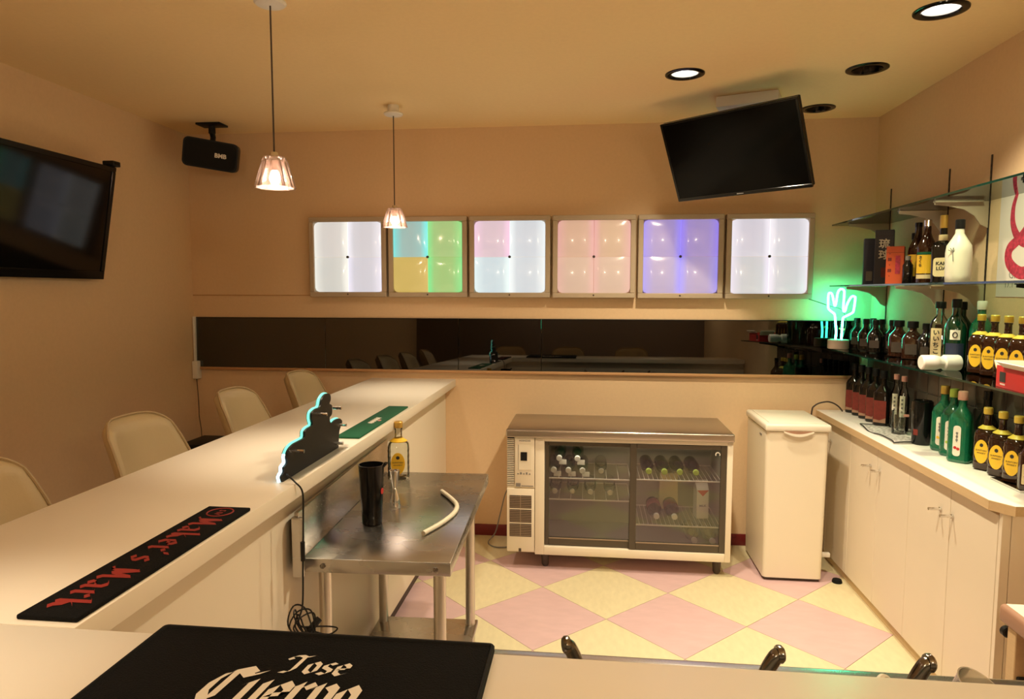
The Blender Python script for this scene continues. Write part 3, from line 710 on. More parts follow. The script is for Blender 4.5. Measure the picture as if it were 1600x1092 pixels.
# ================================================================== STEEL WORKTABLE BEHIND THE BAR
t = thing('steel_worktable', 'steel worktable with upturned back edge beside the bar', 'table', (-.645, 2.449, 0), .035)
def atm(parent, name, build, m, **k):
    root = parent.parent or parent
    bm = bmesh.new(); build(bm); xf(bm, bm.verts[:], Matrix.Translation(-root.location)); return obj(name, bm, m, parent, **k)
def loc_(parent, name, build, m, **k):
    bm = bmesh.new(); build(bm); return obj(name, bm, m, parent, **k)
ZT = .73
loc_(t, 'table_top', lambda b: box(b, (-.2255, -.505, ZT-.044), (.2255, .505, ZT), .004), 'steeltop')
loc_(t, 'upstand', lambda b: box(b, (-.240, -.530, ZT-.044), (-.2257, .505, ZT+.150), .003), 'steel')
loc_(t, 'upstand_end', lambda b: box(b, (-.243, -.545, ZT-.044), (-.208, -.5302, ZT+.138), .003), 'steel')
for x in (-.165, .180):
    loc_(t, 'bolt', lambda b, x=x: lathe(b, [(.008, 0), (.008, .004), (.004, .006)], 10, Matrix.Translation((x, -.505, ZT-.022)) @ RX), 'darkchrome')
for x, y in ((-.185, -.43), (.178, -.43), (-.185, .25), (.178, .25)):
    loc_(t, 'leg', lambda b, x=x, y=y: cyl(b, (x, y, .06), (x, y, ZT-.04), .0195, 20), 'tube')
    loc_(t, 'foot', lambda b, x=x, y=y: lathe(b, [(.012, 0), (.017, .01), (.019, .06)], 16, off=(x, y)), 'rubberedge')
loc_(t, 'lower_shelf', lambda b: box(b, (-.212, -.46, .145), (.205, .29, .165), .004), 'steeltop')
for y in (-.04, .09): loc_(t, 'shelf_crease', lambda b, y=y: box(b, (.09, y, .1645), (.17, y+.006, .1662), .001, 1), 'chrome')

def bottle(name, label, loc, rz, group, body, prof, segs=20, extras=()):
    t = thing(name, label, 'bottle', loc, rz, group)
    bm = bmesh.new(); lathe(bm, prof, segs); obj('body', bm, body, t)
    for (nm, build, m, kids) in extras:
        bm = bmesh.new(); build(bm); o = obj(nm, bm, m, t)
        for (n2, b2, m2) in kids:
            bm = bmesh.new(); b2(bm); obj(n2, bm, m2, o, smooth=False)
    return t
def FL(y, z, x=0.0): return Matrix.Translation((x, y, z)) @ RX          # flat print facing -y
def facing(bm, poly, y, th=.0008): return prism(bm, poly, 'y', y, y-th)

# yellow-label bottle (square, tortoiseshell sides)
def kaku(label, loc, rz, group, body='amber', clear=False):
    h = .0365
    prof = [(.026, 0, 3), (h, .006, 4), (h, .010, 4)]
    for k in range(5):
        z = .012 + k*.024; prof += [(h, z, 4), (h+.0012, z+.011, 4), (h, z+.022, 4)]
    prof += [(h, .135, 4), (.034, .146, 3.2), (.022, .158, 2.4), (.0145, .166, 2), (.0125, .176), (.012, .200), (.014, .203), (.014, .208)]
    oval = lambda b: facing(b, ellipse(.049, .088, 22, 0, .072), -.0384)
    def ink(b):
        prism(b, [(.007*math.cos(PI/3*k+.52), .096+.0075*math.sin(PI/3*k+.52)) for k in range(6)], 'y', -.0391, -.0396)
        text_into(b, 'SUNTORY', .0085, FL(-.0396, .076), 0, .0001); text_into(b, 'WHISKY', .0085, FL(-.0396, .066), 0, .0001)
    return bottle('whisky_bottle', label, loc, rz, group, body, prof, 24, [
        ('cap', lambda b: lathe(b, [(.0148, .209), (.0158, .212), (.0158, .231), (.0135, .234)], 18), 'yellowcap', []),
        ('neck_tag', lambda b: lathe(b, [(.023, .1565), (.030, .1535), (.0315, .1555), (.016, .1675)], 18), 'yellowcap', []),
        ('label', oval, 'yellowlabel', [('label_print', ink, 'blackprint')])])

G_CLEAR = kaku('clear bottle with yellow oval label on the steel worktable', (-.808, 2.835, ZT), .20, None, 'clear')
for ch in list(G_CLEAR.children):
    if ch.name.startswith('neck_tag'): ch.data.materials[0] = M['yellowlabel']
    if ch.name.startswith('cap'): ch.data = ch.data.copy(); ch.data.materials[0] = M['goldcap']
G_CLEAR.scale = (1.22, 1.22, 1.07)
t = thing('shaker_cup', 'tall black plastic cup standing on the steel worktable', 'cup', (-.742, 2.263, ZT))
bm = bmesh.new(); lathe(bm, [(.030, 0), (.034, .004), (.044, .205), (.045, .210), (.042, .210), (.041, .200), (.032, .02), (.01, .015)], 28); obj('body', bm, 'blackgloss', t)
bm = bmesh.new(); tube(bm, smooth_path([(.042, 0, .204), (.050, 0, .214), (.056, 0, .212)], 3), .006, 8); obj('pour_lip', bm, 'blackgloss', t)
bm = bmesh.new(); prism(bm, ellipse(.018, .022, 14, 0, .12), 'y', -.0412, -.0404); xf(bm, bm.verts[:], Matrix.Rotation(1.35, 4, 'Z')); obj('red_mark', bm, 'redbox', t)
t = thing('jigger', 'steel double-ended jigger standing on the worktable by the black cup', 'jigger', (-.717, 2.459, ZT))
bm = bmesh.new(); lathe(bm, [(.0205, 0), (.021, .002), (.016, .035), (.0075, .066), (.0075, .072), (.013, .095), (.0195, .136), (.0205, .138), (.0185, .138), (.012, .10), (.004, .085)], 24); obj('body', bm, 'chrome', t)
bm = bmesh.new(); lathe(bm, [(.0085, .066), (.0095, .069), (.0085, .072)], 18); obj('waist_ring', bm, 'chrome', t)
t = thing('rubber_hose', 'short curved cream hose lying on the steel worktable', 'hose', (-.517, 2.400, ZT+.0085))
bm = bmesh.new(); tube(bm, smooth_path([(-.02, -.235, 0), (.02, -.12, 0), (.04, -.01, 0), (.03, .08, 0), (-.015, .17, 0), (-.062, .245, 0)], 8), .0085, 10); obj('tube', bm, 'hose', t)

# ================================================================== GLASS-DOOR UNDERCOUNTER FRIDGE
FX0, FX1, FY0, FY1 = -.442, .764, 3.69, 4.165
t = thing('display_fridge', 'low steel-topped fridge with two sliding glass doors', 'fridge', (.16, 3.93, 0))
atm(t, 'worktop', lambda b: box(b, (FX0-.004, FY0-.018, .742), (FX1+.004, FY1, .785), .008, 3), 'fridgetop')
def carc(b):
    box(b, (FX0, FY0+.03, .085), (-.262, FY1, .742)); box(b, (-.262, FY1-.03, .085), (FX1, FY1, .742))
    box(b, (FX1-.03, FY0+.0, .085), (FX1, FY1-.03, .742), .003); box(b, (-.287, FY0, .085), (-.236, FY1-.03, .742), .003)
    box(b, (-.236, FY0, .085), (FX1-.03, FY1-.03, .132), .003); box(b, (-.236, FY0, .722), (FX1-.03, FY1-.03, .742))
atm(t, 'cabinet', carc, 'fridgebody')
atm(t, 'liner', lambda b: (box(b, (-.235, FY1-.036, .133), (FX1-.031, FY1-.031, .721)), box(b, (-.235, FY0+.05, .1325), (FX1-.031, FY1-.036, .136)), box(b, (-.2355, FY0+.05, .136), (-.230, FY1-.036, .721)), box(b, (FX1-.036, FY0+.05, .136), (FX1-.0305, FY1-.036, .721)), box(b, (-.23, FY0+.05, .700), (FX1-.036, FY1-.036, .7215))), 'inner')
mod = atm(t, 'compressor_cover', lambda b: (box(b, (FX0, FY0-.004, .100), (-.290, FY0+.03, .455), .004), box(b, (-.398, FY0-.004, .462), (-.290, FY0+.03, .742), .004), box(b, (FX0, FY0+.008, .455), (-.29, FY0+.03, .742))), 'fridgebody')
for z0 in (.185, .265, .345):
    atm(mod, 'vent_grille', lambda b, z0=z0: box(b, (-.427, FY0-.0055, z0), (-.305, FY0-.003, z0+.072), .001, 1), 'vent')
for z0 in (.185, .265, .345):
    def slats(b, z0=z0):
        for k in range(7): box(b, (-.427, FY0-.008, z0+.006+k*.0095), (-.305, FY0-.005, z0+.0095+k*.0095))
        box(b, (-.368, FY0-.0085, z0), (-.364, FY0-.005, z0+.072))
    s_ = atm(mod, 'vent_slats', slats, 'louvre'); s_['kind'] = 'stuff'
def lou(b):
    for k in range(26): box(b, (FX0+.002, FY0+.000, .472+k*.0102), (-.402, FY0+.0085, .4765+k*.0102))
atm(mod, 'louvre_backing', lambda b: box(b, (FX0+.002, FY0+.0062, .468), (-.402, FY0+.0082, .738)), 'vent')  # dark sheet put in to shade the gaps between the louvres
s_ = atm(mod, 'side_louvres', lou, 'fridgebody'); s_['kind'] = 'stuff'
atm(mod, 'control_panel', lambda b: box(b, (-.380, FY0-.0065, .560), (-.305, FY0-.0035, .705), .001, 1), 'offwhite')
atm(mod, 'display', lambda b: box(b, (-.366, FY0-.009, .612), (-.330, FY0-.006, .660), .001, 1), 'black')
def marks(b):
    box(b, (-.378, FY0-.0068, .5615), (-.376, FY0-.0062, .7))
    text_into(b, 'HOSHIZAKI', .012, Matrix.Translation((-.343, FY0-.0046, .722)) @ RX, 0, .0004)
    box(b, (-.392, FY0-.0050, .466), (-.366, FY0-.0043, .486)); box(b, (-.362, FY0-.005, .468), (-.296, FY0-.0043, .473))
    for k in range(5): box(b, (-.384+k*.016, FY0-.0068, .535), (-.376+k*.016, FY0-.0045, .541+.006*(k % 2)))
atm(mod, 'panel_print', marks, 'greyprint')
atm(mod, 'drain_notch', lambda b: box(b, (-.376, FY0-.0055, .100), (-.362, FY0-.0035, .118)), 'vent')
def door(x0, x1, y, glz0, gl0, gl1):
    zb, zt = .134, .720
    d = atm(t, 'sliding_door', lambda b: (box(b, (x0, y, zb), (gl0, y+.016, zt), .002, 1), box(b, (gl1, y, zb), (x1, y+.016, zt), .002, 1), box(b, (gl0, y, zb), (gl1, y+.016, glz0), .002, 1), box(b, (gl0, y, zt-.025), (gl1, y+.016, zt), .002, 1)), 'doorframe')
    atm(d, 'door_pane', lambda b: box(b, (gl0, y+.006, glz0), (gl1, y+.010, zt-.025)), 'doorglass')
    atm(d, 'bottom_strip', lambda b: box(b, (gl0, y-.001, glz0-.006), (gl1, y+.001, glz0)), 'louvre')
    return d
door(-.234, .262, FY0+.022, .178, -.212, .240)
dr = door(.226, FX1-.031, FY0+.004, .178, .262, FX1-.062)
atm(dr, 'door_emblem', lambda b: tube(b, [(.685+.011*math.cos(q), FY0+.0035, .672+.011*math.sin(q)) for q in [-.5+4.2*k/14 for k in range(15)]], .003, 6), 'whiteprint')
for x, y in ((FX0+.21, FY0+.06), (FX1-.06, FY0+.06), (FX0+.21, FY1-.05), (FX1-.06, FY1-.05)):
    atm(t, 'leg', lambda b, x=x, y=y: lathe(b, [(.012, 0), (.020, .012), (.024, .087)], 16, off=(x, y)), 'plinth')
def rack(x0, x1, z, y0, y1, n=0):
    def bld(b):
        cyl(b, (x0, y0, z), (x1, y0, z), .0045, 8); cyl(b, (x0, y1, z), (x1, y1, z), .0035, 6); cyl(b, (x0, y0, z), (x0, y1, z), .003, 6); cyl(b, (x1, y0, z), (x1, y1, z), .003, 6)
        m_ = n or int((x1-x0)/.0235)
        for k in range(1, m_): cyl(b, (x0+(x1-x0)*k/m_, y0, z+.003), (x0+(x1-x0)*k/m_, y1, z+.003), .0016, 4)
    return atm(t, 'wire_shelf', bld, 'wire')
RY0, RY1 = FY0+.07, FY1-.05
atm(t, 'lamp_tube', lambda b: cyl(b, (-.20, FY0+.085, .690), (.70, FY0+.085, .690), .008, 10), 'whiteplastic')
fl = light('fridge_lamp', 'AREA', (.25, FY0+.085, .680), 0.75, (1.0, 0.9, 0.72), shape='RECTANGLE'); fl.data.size = .86; fl.data.size_y = .014
for z in (.380, .500): rack(-.225, .235, z, RY0, RY1, 7)
for z in (.252, .505): rack(.262, .722, z, RY0, RY1)

# bottles lying in the fridge, caps to the front
def lying(name, label, loc, group, body, cap, r=.033, L=.22, neck=.014, cut=None):
    t = thing(name, label, 'bottle', loc, 0, group, rot=(PI/2, 0, 0))
    bm = bmesh.new(); lathe(bm, [(r*.9, -L*.62), (r, -L*.6), (r, 0), (r*.8, .03), (neck*1.1, .065), (neck, .09), (neck, .105)], 18); obj('body', bm, body, t)
    bm = bmesh.new(); lathe(bm, [(neck*1.08, .093), (neck*1.15, .095), (neck*1.15, .112), (neck, .114)], 16); obj('cap', bm, cap, t)
    return t
GF = 'green bottles lying in the fridge'
zs = .500+.0046
g0 = lying('green_bottle', 'green bottle lying in the fridge, left of the lower row', (-.190, 3.90, zs+.033), GF, 'dkgreen', 'whiteplastic')
bm = bmesh.new(); box(bm, (-.002, -.047, .060), (.040, -.018, .063), .001, 1); obj('neck_label', bm, 'paper', g0)
dup(g0, (-.108, 3.90, zs+.033), label='green bottle lying in the fridge, middle of the lower row', rot=(PI/2, 0, 0))
dup(g0, (-.030, 3.90, zs+.033), label='green bottle lying in the fridge, right of the lower row', rot=(PI/2, 0, 0))
dup(g0, (-.160, 3.90, zs+.033+.068), label='green bottle lying in the fridge, left one on top', rot=(PI/2, 0, 0))
dup(g0, (-.058, 3.90, zs+.033+.068), label='green bottle lying in the fridge, right one on top', rot=(PI/2, 0, 0))
c0 = lying('clear_bottle', 'clear bottle lying on the upper left fridge shelf beside the green ones', (.075, 3.90, zs+.034), 'clear bottles lying in the fridge', 'clear', 'cup', .034)
zs = .380+.0046
for k, (x, l) in enumerate(((-.185, 'clear bottle lying on the second fridge shelf, first from the left'), (-.085, 'clear bottle lying on the second fridge shelf, second from the left'), (.015, 'clear bottle lying on the second fridge shelf, third from the left'), (.125, 'clear bottle lying on the second fridge shelf, fourth from the left'))):
    dup(c0, (x, 3.90, zs+.034), label=l, rot=(PI/2, 0, 0))
DB = 'dark bottles lying in the fridge'
zs = .505+.0046
d0 = lying('dark_bottle', 'dark bottle lying on the upper right fridge shelf, first from the left', (.335, 3.90, zs+.036), DB, 'blackglass', 'limecap', .036)
for x, l in ((.420, 'second'), (.503, 'third'), (.590, 'fourth')): dup(d0, (x, 3.90, zs+.036), label=f'dark bottle lying on the upper right fridge shelf, {l} from the left', rot=(PI/2, 0, 0))
zs = .252+.0046
r0 = lying('wine_bottle', 'red bottle with white cap lying on the lower right shelf, left one', (.380, 3.89, zs+.040), 'red bottles lying in the fridge', 'amber', 'whiteplastic', .040)
bm = bmesh.new(); lathe(bm, [(.0405, -.10), (.0407, -.099), (.0407, -.01), (.0405, -.009)], 18); obj('label', bm, 'redlabel', r0)
dup(r0, (.478, 3.89, zs+.040), label='red bottle with white cap lying on the lower right shelf, right one', rot=(PI/2, 0, 0))
t2 = thing('milk_carton', 'white carton with red top standing in the fridge', 'carton', (.640, 3.92, .252+.0048), .15)
bm = bmesh.new(); box(bm, (-.034, -.034, 0), (.034, .034, .165), .002, 1); prism(bm, [(-.034, .165), (.034, .165), (.004, .200), (-.004, .200)], 'x', -.034, .034); prism(bm, [(-.004, .199), (.004, .199), (.004, .215), (-.004, .215)], 'x', -.034, .034); obj('carton', bm, 'cartonwhite', t2)
bm = bmesh.new(); prism(bm, [(-.033, .164), (.033, .164), (0, .13)], 'y', -.0355, -.0342); obj('red_panel', bm, 'redbox', t2)
bm = bmesh.new(); text_into(bm, 'MILK', .018, FL(-.0352, .075), 0, .0004); obj('print', bm, 'greyprint', t2)
y0_ = lying('juice_bottle', 'yellowish bottle with white cap lying on the fridge floor, left one', (.585, 3.87, .136+.038), 'yellow bottles on the fridge floor', glass('pale_yellow_glass', (.75, .66, .28), (.45, .36, .10), .5), 'whiteplastic', .038)
dup(y0_, (.682, 3.87, .136+.038), label='yellowish bottle with white cap lying on the fridge floor, right one', rot=(PI/2, 0, 0))
t2 = thing('paper_bag', 'pale folded paper pack standing at the back of the fridge', 'pack', (.475, 4.078, .252+.0048))
bm = bmesh.new(); prism(bm, [(-.055, 0), (.055, 0), (.050, .215), (-.050, .215)], 'y', -.03, .03); obj('pack', bm, 'cream', t2)
t = thing('fridge_cord', 'thin grey cord running from the fridge down to the floor', 'cord', (-.5, 4.1, 0))
bm = bmesh.new(); tube(bm, smooth_path([(.054, .02, .42), (.035, 0, .36), (.0, 0, .30), (-.03, -.01, .18), (-.06, -.02, .06), (-.10, -.05, .006), (-.04, -.12, .006), (.06, -.10, .006)], 6), .004, 6); obj('cable', bm, 'greyprint', t)

# ================================================================== CHEST FREEZER STYLE BIN
t = thing('ice_bin', 'narrow cream freezer with hinged lid beside the glass-door fridge', 'freezer', (1.085, 3.90, 0))
def body(b):
    A = rrect(.302, .43, .022, 4); Bq = rrect(.318, .445, .022, 4)
    a = [b.verts.new((p[0]-.001, p[1], .018)) for p in A]; c = [b.verts.new((p[0], p[1], .805)) for p in Bq]
    b.faces.new(a); b.faces.new(list(reversed(c)))
    for i in range(len(a)): b.faces.new((a[i], c[i], c[(i+1) % len(a)], a[(i+1) % len(a)]))
bm = bmesh.new(); body(bm); obj('body', bm, 'offwhite', t)
bm = bmesh.new(); box(bm, (-.140, -.20, .0), (.140, .20, .018)); obj('base', bm, 'plinth', t)
bm = bmesh.new(); vs = box(bm, (-.166, -.236, .808), (.166, .225, .848), .012, 3)
vs2 = box(bm, (-.140, -.195, .846), (.140, .185, .853), .004, 2); obj('lid', bm, 'lid', t)
arc = lambda z, d, n=14: [(-.075+.15*k/n, z-d*math.sin(PI*k/n)) for k in range(n+1)]
bm = bmesh.new(); prism(bm, arc(.8125, .016), 'y', -.2366, -.2330); obj('finger_recess', bm, 'brown', t)  # flat brown crescent on the lid front, the recess's shade put into its colour
bm = bmesh.new(); prism(bm, arc(.8125, .0155) + list(reversed(arc(.806, .022))), 'y', -.2430, -.2330); obj('lid_lip', bm, 'lid', t)
bm = bmesh.new(); vs = box(bm, (-.1605, -.13, .765), (-.1575, -.09, .775)); obj('badge', bm, 'greyprint', t)
t = thing('plug', 'small white plug at the foot of the cabinet beside the freezer', 'plug', (1.285, 3.80, .10))
bm = bmesh.new(); box(bm, (-.02, -.012, 0), (.024, .012, .024), .004); box(bm, (-.042, -.01, .002), (-.018, .01, .02), .002); obj('body', bm, 'whiteplastic', t)
t = thing('foot_pad', 'small black rubber foot on the floor in front of the freezer', 'foot pad', (1.318, 3.70, 0))
bm = bmesh.new(); lathe(bm, [(.024, 0), (.026, .006), (.022, .018), (.012, .022)], 18); obj('pad', bm, 'rubberedge', t)
t = thing('freezer_cord', 'dark cord arching from behind the freezer onto the worktop', 'cord', (1.31, 4.12, .84))
bm = bmesh.new(); tube(bm, smooth_path([(-.023, .02, -.30), (-.024, 0, -.02), (-.005, 0, .038), (.05, .0, .060), (.09, .005, .055), (.125, .005, .035), (.15, .005, .006)], 6), .0045, 7); obj('cable', bm, 'plinth', t)

# ================================================================== RIGHT-HAND CABINETS, WORKTOP
KX, KY0, KY1, WZ = 1.360, 2.385, 4.185, .842
seams = [2.400, 2.704, 3.041, 3.368, 3.700, 4.03, 4.18]
units = [(2.400, 3.041, 'cream two-door base cabinet at the near end of the right-hand worktop', [(2.400, 2.704, 2.684), (2.704, 3.041, 2.773)]),
         (3.041, 3.700, 'cream two-door base cabinet in the middle under the right-hand worktop', [(3.041, 3.368, 3.337), (3.368, 3.700, 3.44)]),
         (3.700, 4.185, 'cream base cabinet behind the freezer at the far end of the worktop', [(3.700, 4.03, 3.995), (4.03, 4.18, None)])]
for y0, y1, lab, doors in units:
    t = thing('base_cabinet', lab, 'cabinet', (1.49, (y0+y1)/2, 0), group='cream cabinets under the right-hand worktop')
    atm(t, 'carcass', lambda b: box(b, (KX+.019, y0+.0005, .06), (XR-.002, y1-.0005, WZ-.035)), 'lamfront')
    atm(t, 'kick_board', lambda b: box(b, (KX+.012, y0+.0005, 0), (KX+.03, y1-.0005, .06)), 'edge')
    for a, b_, hy in doors:
        d = atm(t, 'cabinet_door', lambda b: box(b, (KX, a+.0015, .045), (KX+.018, b_-.0015, WZ-.048), .0015, 1), 'lamfront')
        if hy:
            def hnd(b, hy=hy):
                cyl(b, (KX, hy, .697), (KX-.006, hy, .697), .0085, 12); cyl(b, (KX-.006, hy, .697), (KX-.046, hy, .697), .0058, 10)
            atm(d, 'handle', hnd, 'chrome')
t = thing('end_panel', 'cream end panel closing the near end of the right-hand cabinets', 'panel', (1.49, 2.39, 0))
atm(t, 'panel', lambda b: (box(b, (KX, 2.380, 0), (KX+.028, 2.3985, WZ-.035), .001, 1), box(b, (KX+.030, 2.380, 0), (XR-.003, 2.3985, WZ-.035), .001, 1)), 'lamfront')
t = thing('worktop', 'white worktop with pale wood edge along the right wall', 'worktop', (1.48, 3.3, WZ))
poly = [(1.334, YB-.012), (1.334, 2.415), (1.378, 2.345), (XR-.001, 2.345), (XR-.001, YB-.012)]
atm(t, 'core', lambda b: prism(b, [(p[0]+(.002 if p[0] < 1.5 else 0), p[1]+(.002 if p[1] < 2.5 else 0)) for p in poly], 'z', WZ-.033, WZ-.0015), 'edge')
atm(t, 'edge_band', lambda b: (box(b, (1.333, 2.413, WZ-.034), (1.336, YB-.012, WZ-.0012)), prism(b, [(1.333, 2.4145), (1.3775, 2.344), (1.380, 2.3455), (1.336, 2.4165)], 'z', WZ-.034, WZ-.0012)), 'edge')
atm(t, 'top_sheet', lambda b: prism(b, poly, 'z', WZ-.0012, WZ), 'lamtop')
t = thing('drip_tray', 'small shiny steel tray on the near end of the worktop', 'tray', (1.53, 2.60, WZ))
bm = bmesh.new(); box(bm, (-.045, -.09, 0), (.085, .09, .003), .001, 1)
for a, b in (((-.045, -.09, .003), (-.042, .09, .008)), ((.082, -.09, .003), (.085, .09, .008)), ((-.042, -.09, .003), (.082, -.087, .008)), ((-.042, .087, .003), (.082, .09, .008))): box(bm, a, b)
obj('tray', bm, 'chrome', t)

# ================================================================== GLASS SHELVES
SX0 = 1.362
shelves = [(1.905, 'top glass shelf on the right wall, empty'), (1.563, 'middle glass shelf holding boxes and bottles'), (1.205, 'lowest glass shelf with neon cactus and bottle row')]
UPY = [3.994, 3.381, 3.050, 2.466]
for z, lab in shelves:
    t = thing('glass_shelf', lab, 'shelf', (1.49, 3.1, z), group='glass shelves on the right wall')
    atm(t, 'glass_pane', lambda b: box(b, (SX0+.0035, 1.98, z), (XR-.002, 4.125, z+.008)), 'shelf')
    atm(t, 'glass_edge', lambda b: (box(b, (SX0, 1.98, z), (SX0+.0034, 4.129, z+.008)), box(b, (SX0+.0034, 4.1255, z), (XR-.002, 4.129, z+.008))), 'shelfedge')
    for k, y in enumerate(UPY):
        pts = [(XR-.004, z-.001), (SX0+.045, z-.001), (SX0+.045, z-.014), (SX0+.10, z-.020), (SX0+.16, z-.034), (SX0+.20, z-.060), (SX0+.225, z-.095), (XR-.004, z-.11)]
        if z < 1.3: pts = [(XR-.008, z-.001), (SX0+.045, z-.001), (SX0+.045, z-.012), (SX0+.16, z-.026), (XR-.008, z-.05)]
        br = atm(t, 'bracket', lambda b: (prism(b, pts, 'y', y-.002, y+.002), box(b, (SX0+.045, y-.012, z-.0045), (XR-.03, y+.012, z-.0008))), 'white' if k == 1 else 'black' if k == 3 else 'frame')
for k, (y, l) in enumerate(zip(UPY, ['slotted dark shelf upright in the corner behind the tall gift boxes', 'slotted dark shelf upright behind the square-shouldered liqueur bottle', 'slotted dark shelf upright beside the poster', 'slotted dark shelf upright at the near end of the shelves'])):
    t = thing('shelf_upright', l, 'shelf upright', (XR, y, 1.62), group='shelf uprights on the right wall')
    bm = bmesh.new(); box(bm, (-.0035, -.0045, -.40), (0, .0045, .47)); obj('channel', bm, 'screw', t)
    bm = bmesh.new()
    for q in range(33): box(bm, (-.0042, -.0020, -.38+q*.025), (-.0034, .0020, -.368+q*.025))
    o = obj('slots', bm, 'black', t); o['kind'] = 'stuff'

# poster behind the shelves
t = thing('poster', 'white poster with a red looping figure on the right wall', 'poster', (XR, 2.68, 1.73))
bm = bmesh.new(); box(bm, (-.0015, -.29, -.215), (-.0002, .29, .235)); obj('sheet', bm, 'poster', t)
bm = bmesh.new()
loop8 = smooth_path([(-.002, .18, .19), (-.002, .205, .13), (-.002, .20, .06), (-.002, .150, .0), (-.002, .05, -.03), (-.002, .05, -.09), (-.002, .13, -.125), (-.002, .21, -.085), (-.002, .215, -.03), (-.002, .15, .01), (-.002, .10, .06), (-.002, .06, .13), (-.002, .11, .19)], 6)
tube(bm, loop8, .018, 8, False, [.008+.016*abs(math.sin(q*PI/len(loop8)*1.0)) for q in range(len(loop8))])
xf(bm, bm.verts[:], Matrix.Translation((-.0018, 0, 0)) @ Matrix.Diagonal((.03, 1, 1, 1)) @ Matrix.Translation((.002, 0, 0))); obj('red_figure', bm, 'crimson', t)
bm = bmesh.new(); prism(bm, ellipse(.035, .045, 16, .185, .205), 'x', -.0018, -.0024); obj('figure_head', bm, 'crimson', t)
PT = Matrix.Translation((-.0019, 0, 0)) @ Matrix.Rotation(-PI/2, 4, 'Z') @ RX
bm = bmesh.new(); text_into(bm, 'GIBRA', .045, Matrix.Translation((0, .21, -.130)) @ PT, align='LEFT'); text_into(bm, '17.1', .035, Matrix.Translation((0, .235, -.168)) @ PT, align='LEFT'); obj('lettering', bm, 'greyprint', t, smooth=False)
t = thing('price_card', 'small white card standing on the middle shelf before the poster', 'card', (1.50, 2.40, 1.571), .3)
bm = bmesh.new(); prism(bm, [(-.018, 0), (-.0165, 0), (.0, .06), (-.001, .0605)], 'x', -.045, .045); prism(bm, [(.018, 0), (.0165, 0), (.0, .06), (.001, .0605)], 'x', -.045, .045); obj('card', bm, 'paper', t)

# ================================================================== THINGS ON THE MIDDLE SHELF (z 1.571)
Z2 = 1.5712
def carton(name, label, loc, rz, sx, sy, h, m, cat='box', front=None, extra=None):
    t = thing(name, label, cat, loc, rz); bm = bmesh.new(); box(bm, (-sx/2, -sy/2, 0), (sx/2, sy/2, h), .0015, 1); obj('carton', bm, m, t)
    bm = bmesh.new(); box(bm, (-sx/2-.0004, -sy/2-.0004, h-.03), (sx/2+.0004, sy/2+.0004, h-.029)); obj('lid_line', bm, 'black', t)
    if extra: extra(t)
    return t
def tall_print(t):
    bm = bmesh.new(); text_into(bm, '琉', .05, FL(-.0425, .20), 0, .001); text_into(bm, '球', .05, FL(-.0425, .145), 0, .001); obj('lettering', bm, 'whiteprint', t, smooth=False)
    bm = bmesh.new(); facing(bm, rrect(.02, .05, .004, 2, 0, .06), -.042); obj('red_seal', bm, 'redlabel', t)
carton('gift_box', 'tall navy gift box with white brushed characters on the middle shelf', (1.480, 3.70, Z2), -.42, .084, .083, .272, 'navy', extra=tall_print)
def blueprint(t):
    bm = bmesh.new(); facing(bm, rrect(.03, .05, .003, 2, -.01, .045), -.0385); obj('label', bm, 'greyprint', t)
carton('gift_box', 'dark blue gift box half hidden behind the tall navy one', (1.470, 3.835, Z2), -.30, .075, .076, .240, 'navyblue', extra=blueprint)
def oprint(t):
    bm = bmesh.new()
    for q in range(5): text_into(bm, '・■'[q % 2], .02, FL(-.0385, .14-q*.026, -.022), 0, .0004)
    obj('lettering', bm, 'redlabel', t, smooth=False)
    bm = bmesh.new(); facing(bm, rrect(.020, .085, .002, 2, .012, .09), -.0383); obj('panel', bm, 'crimson', t)
carton('gift_box', 'small orange gift box on the middle shelf before the navy ones', (1.440, 3.47, Z2), -.46, .074, .076, .176, 'orange', extra=oprint)
bottle('miniature_bottle', 'small dark bottle squeezed beside the orange box', (1.455, 3.375, Z2), -.4, None, 'blackglass', [(.02, 0), (.022, .004), (.022, .085), (.010, .105), (.010, .118)], 16, [('cap', lambda b: lathe(b, [(.0115, .108), (.0115, .126), (.01, .128)], 12), 'greyprint', [])])
def round_label(b, r, z0, z1, a0, a1, th=.0006, n=10):
    pr_ = []
    for k in range(n+1):
        a = math.radians(a0 + (a1-a0)*k/n); pr_.append(((r+th)*math.sin(a), -(r+th)*math.cos(a)))
    for p, q in zip(pr_, pr_[1:]):
        vs = [b.verts.new((p[0], p[1], z0)), b.verts.new((q[0], q[1], z0)), b.verts.new((q[0], q[1], z1)), b.verts.new((p[0], p[1], z1))]; b.faces.new(vs)
BR = [(.036, 0), (.040, .005), (.040, .150), (.037, .170), (.022, .205), (.015, .225), (.0135, .265), (.0145, .268), (.0145, .278)]
b1 = bottle('sake_bottle', 'brown bottle with yellow label on the middle shelf, cap dark', (1.515, 3.42, Z2), -.45, None, 'brownglass', BR, 24, [('cap', lambda b: lathe(b, [(.0155, .262), (.0155, .281), (.014, .283)], 16), 'blackgloss', []),
    ('label', lambda b: round_label(b, .040, .035, .135, -75, 45), 'yellowlabel', [('emblem', lambda b: round_label(b, .0408, .055, .11, -70, -30), 'orange')])])
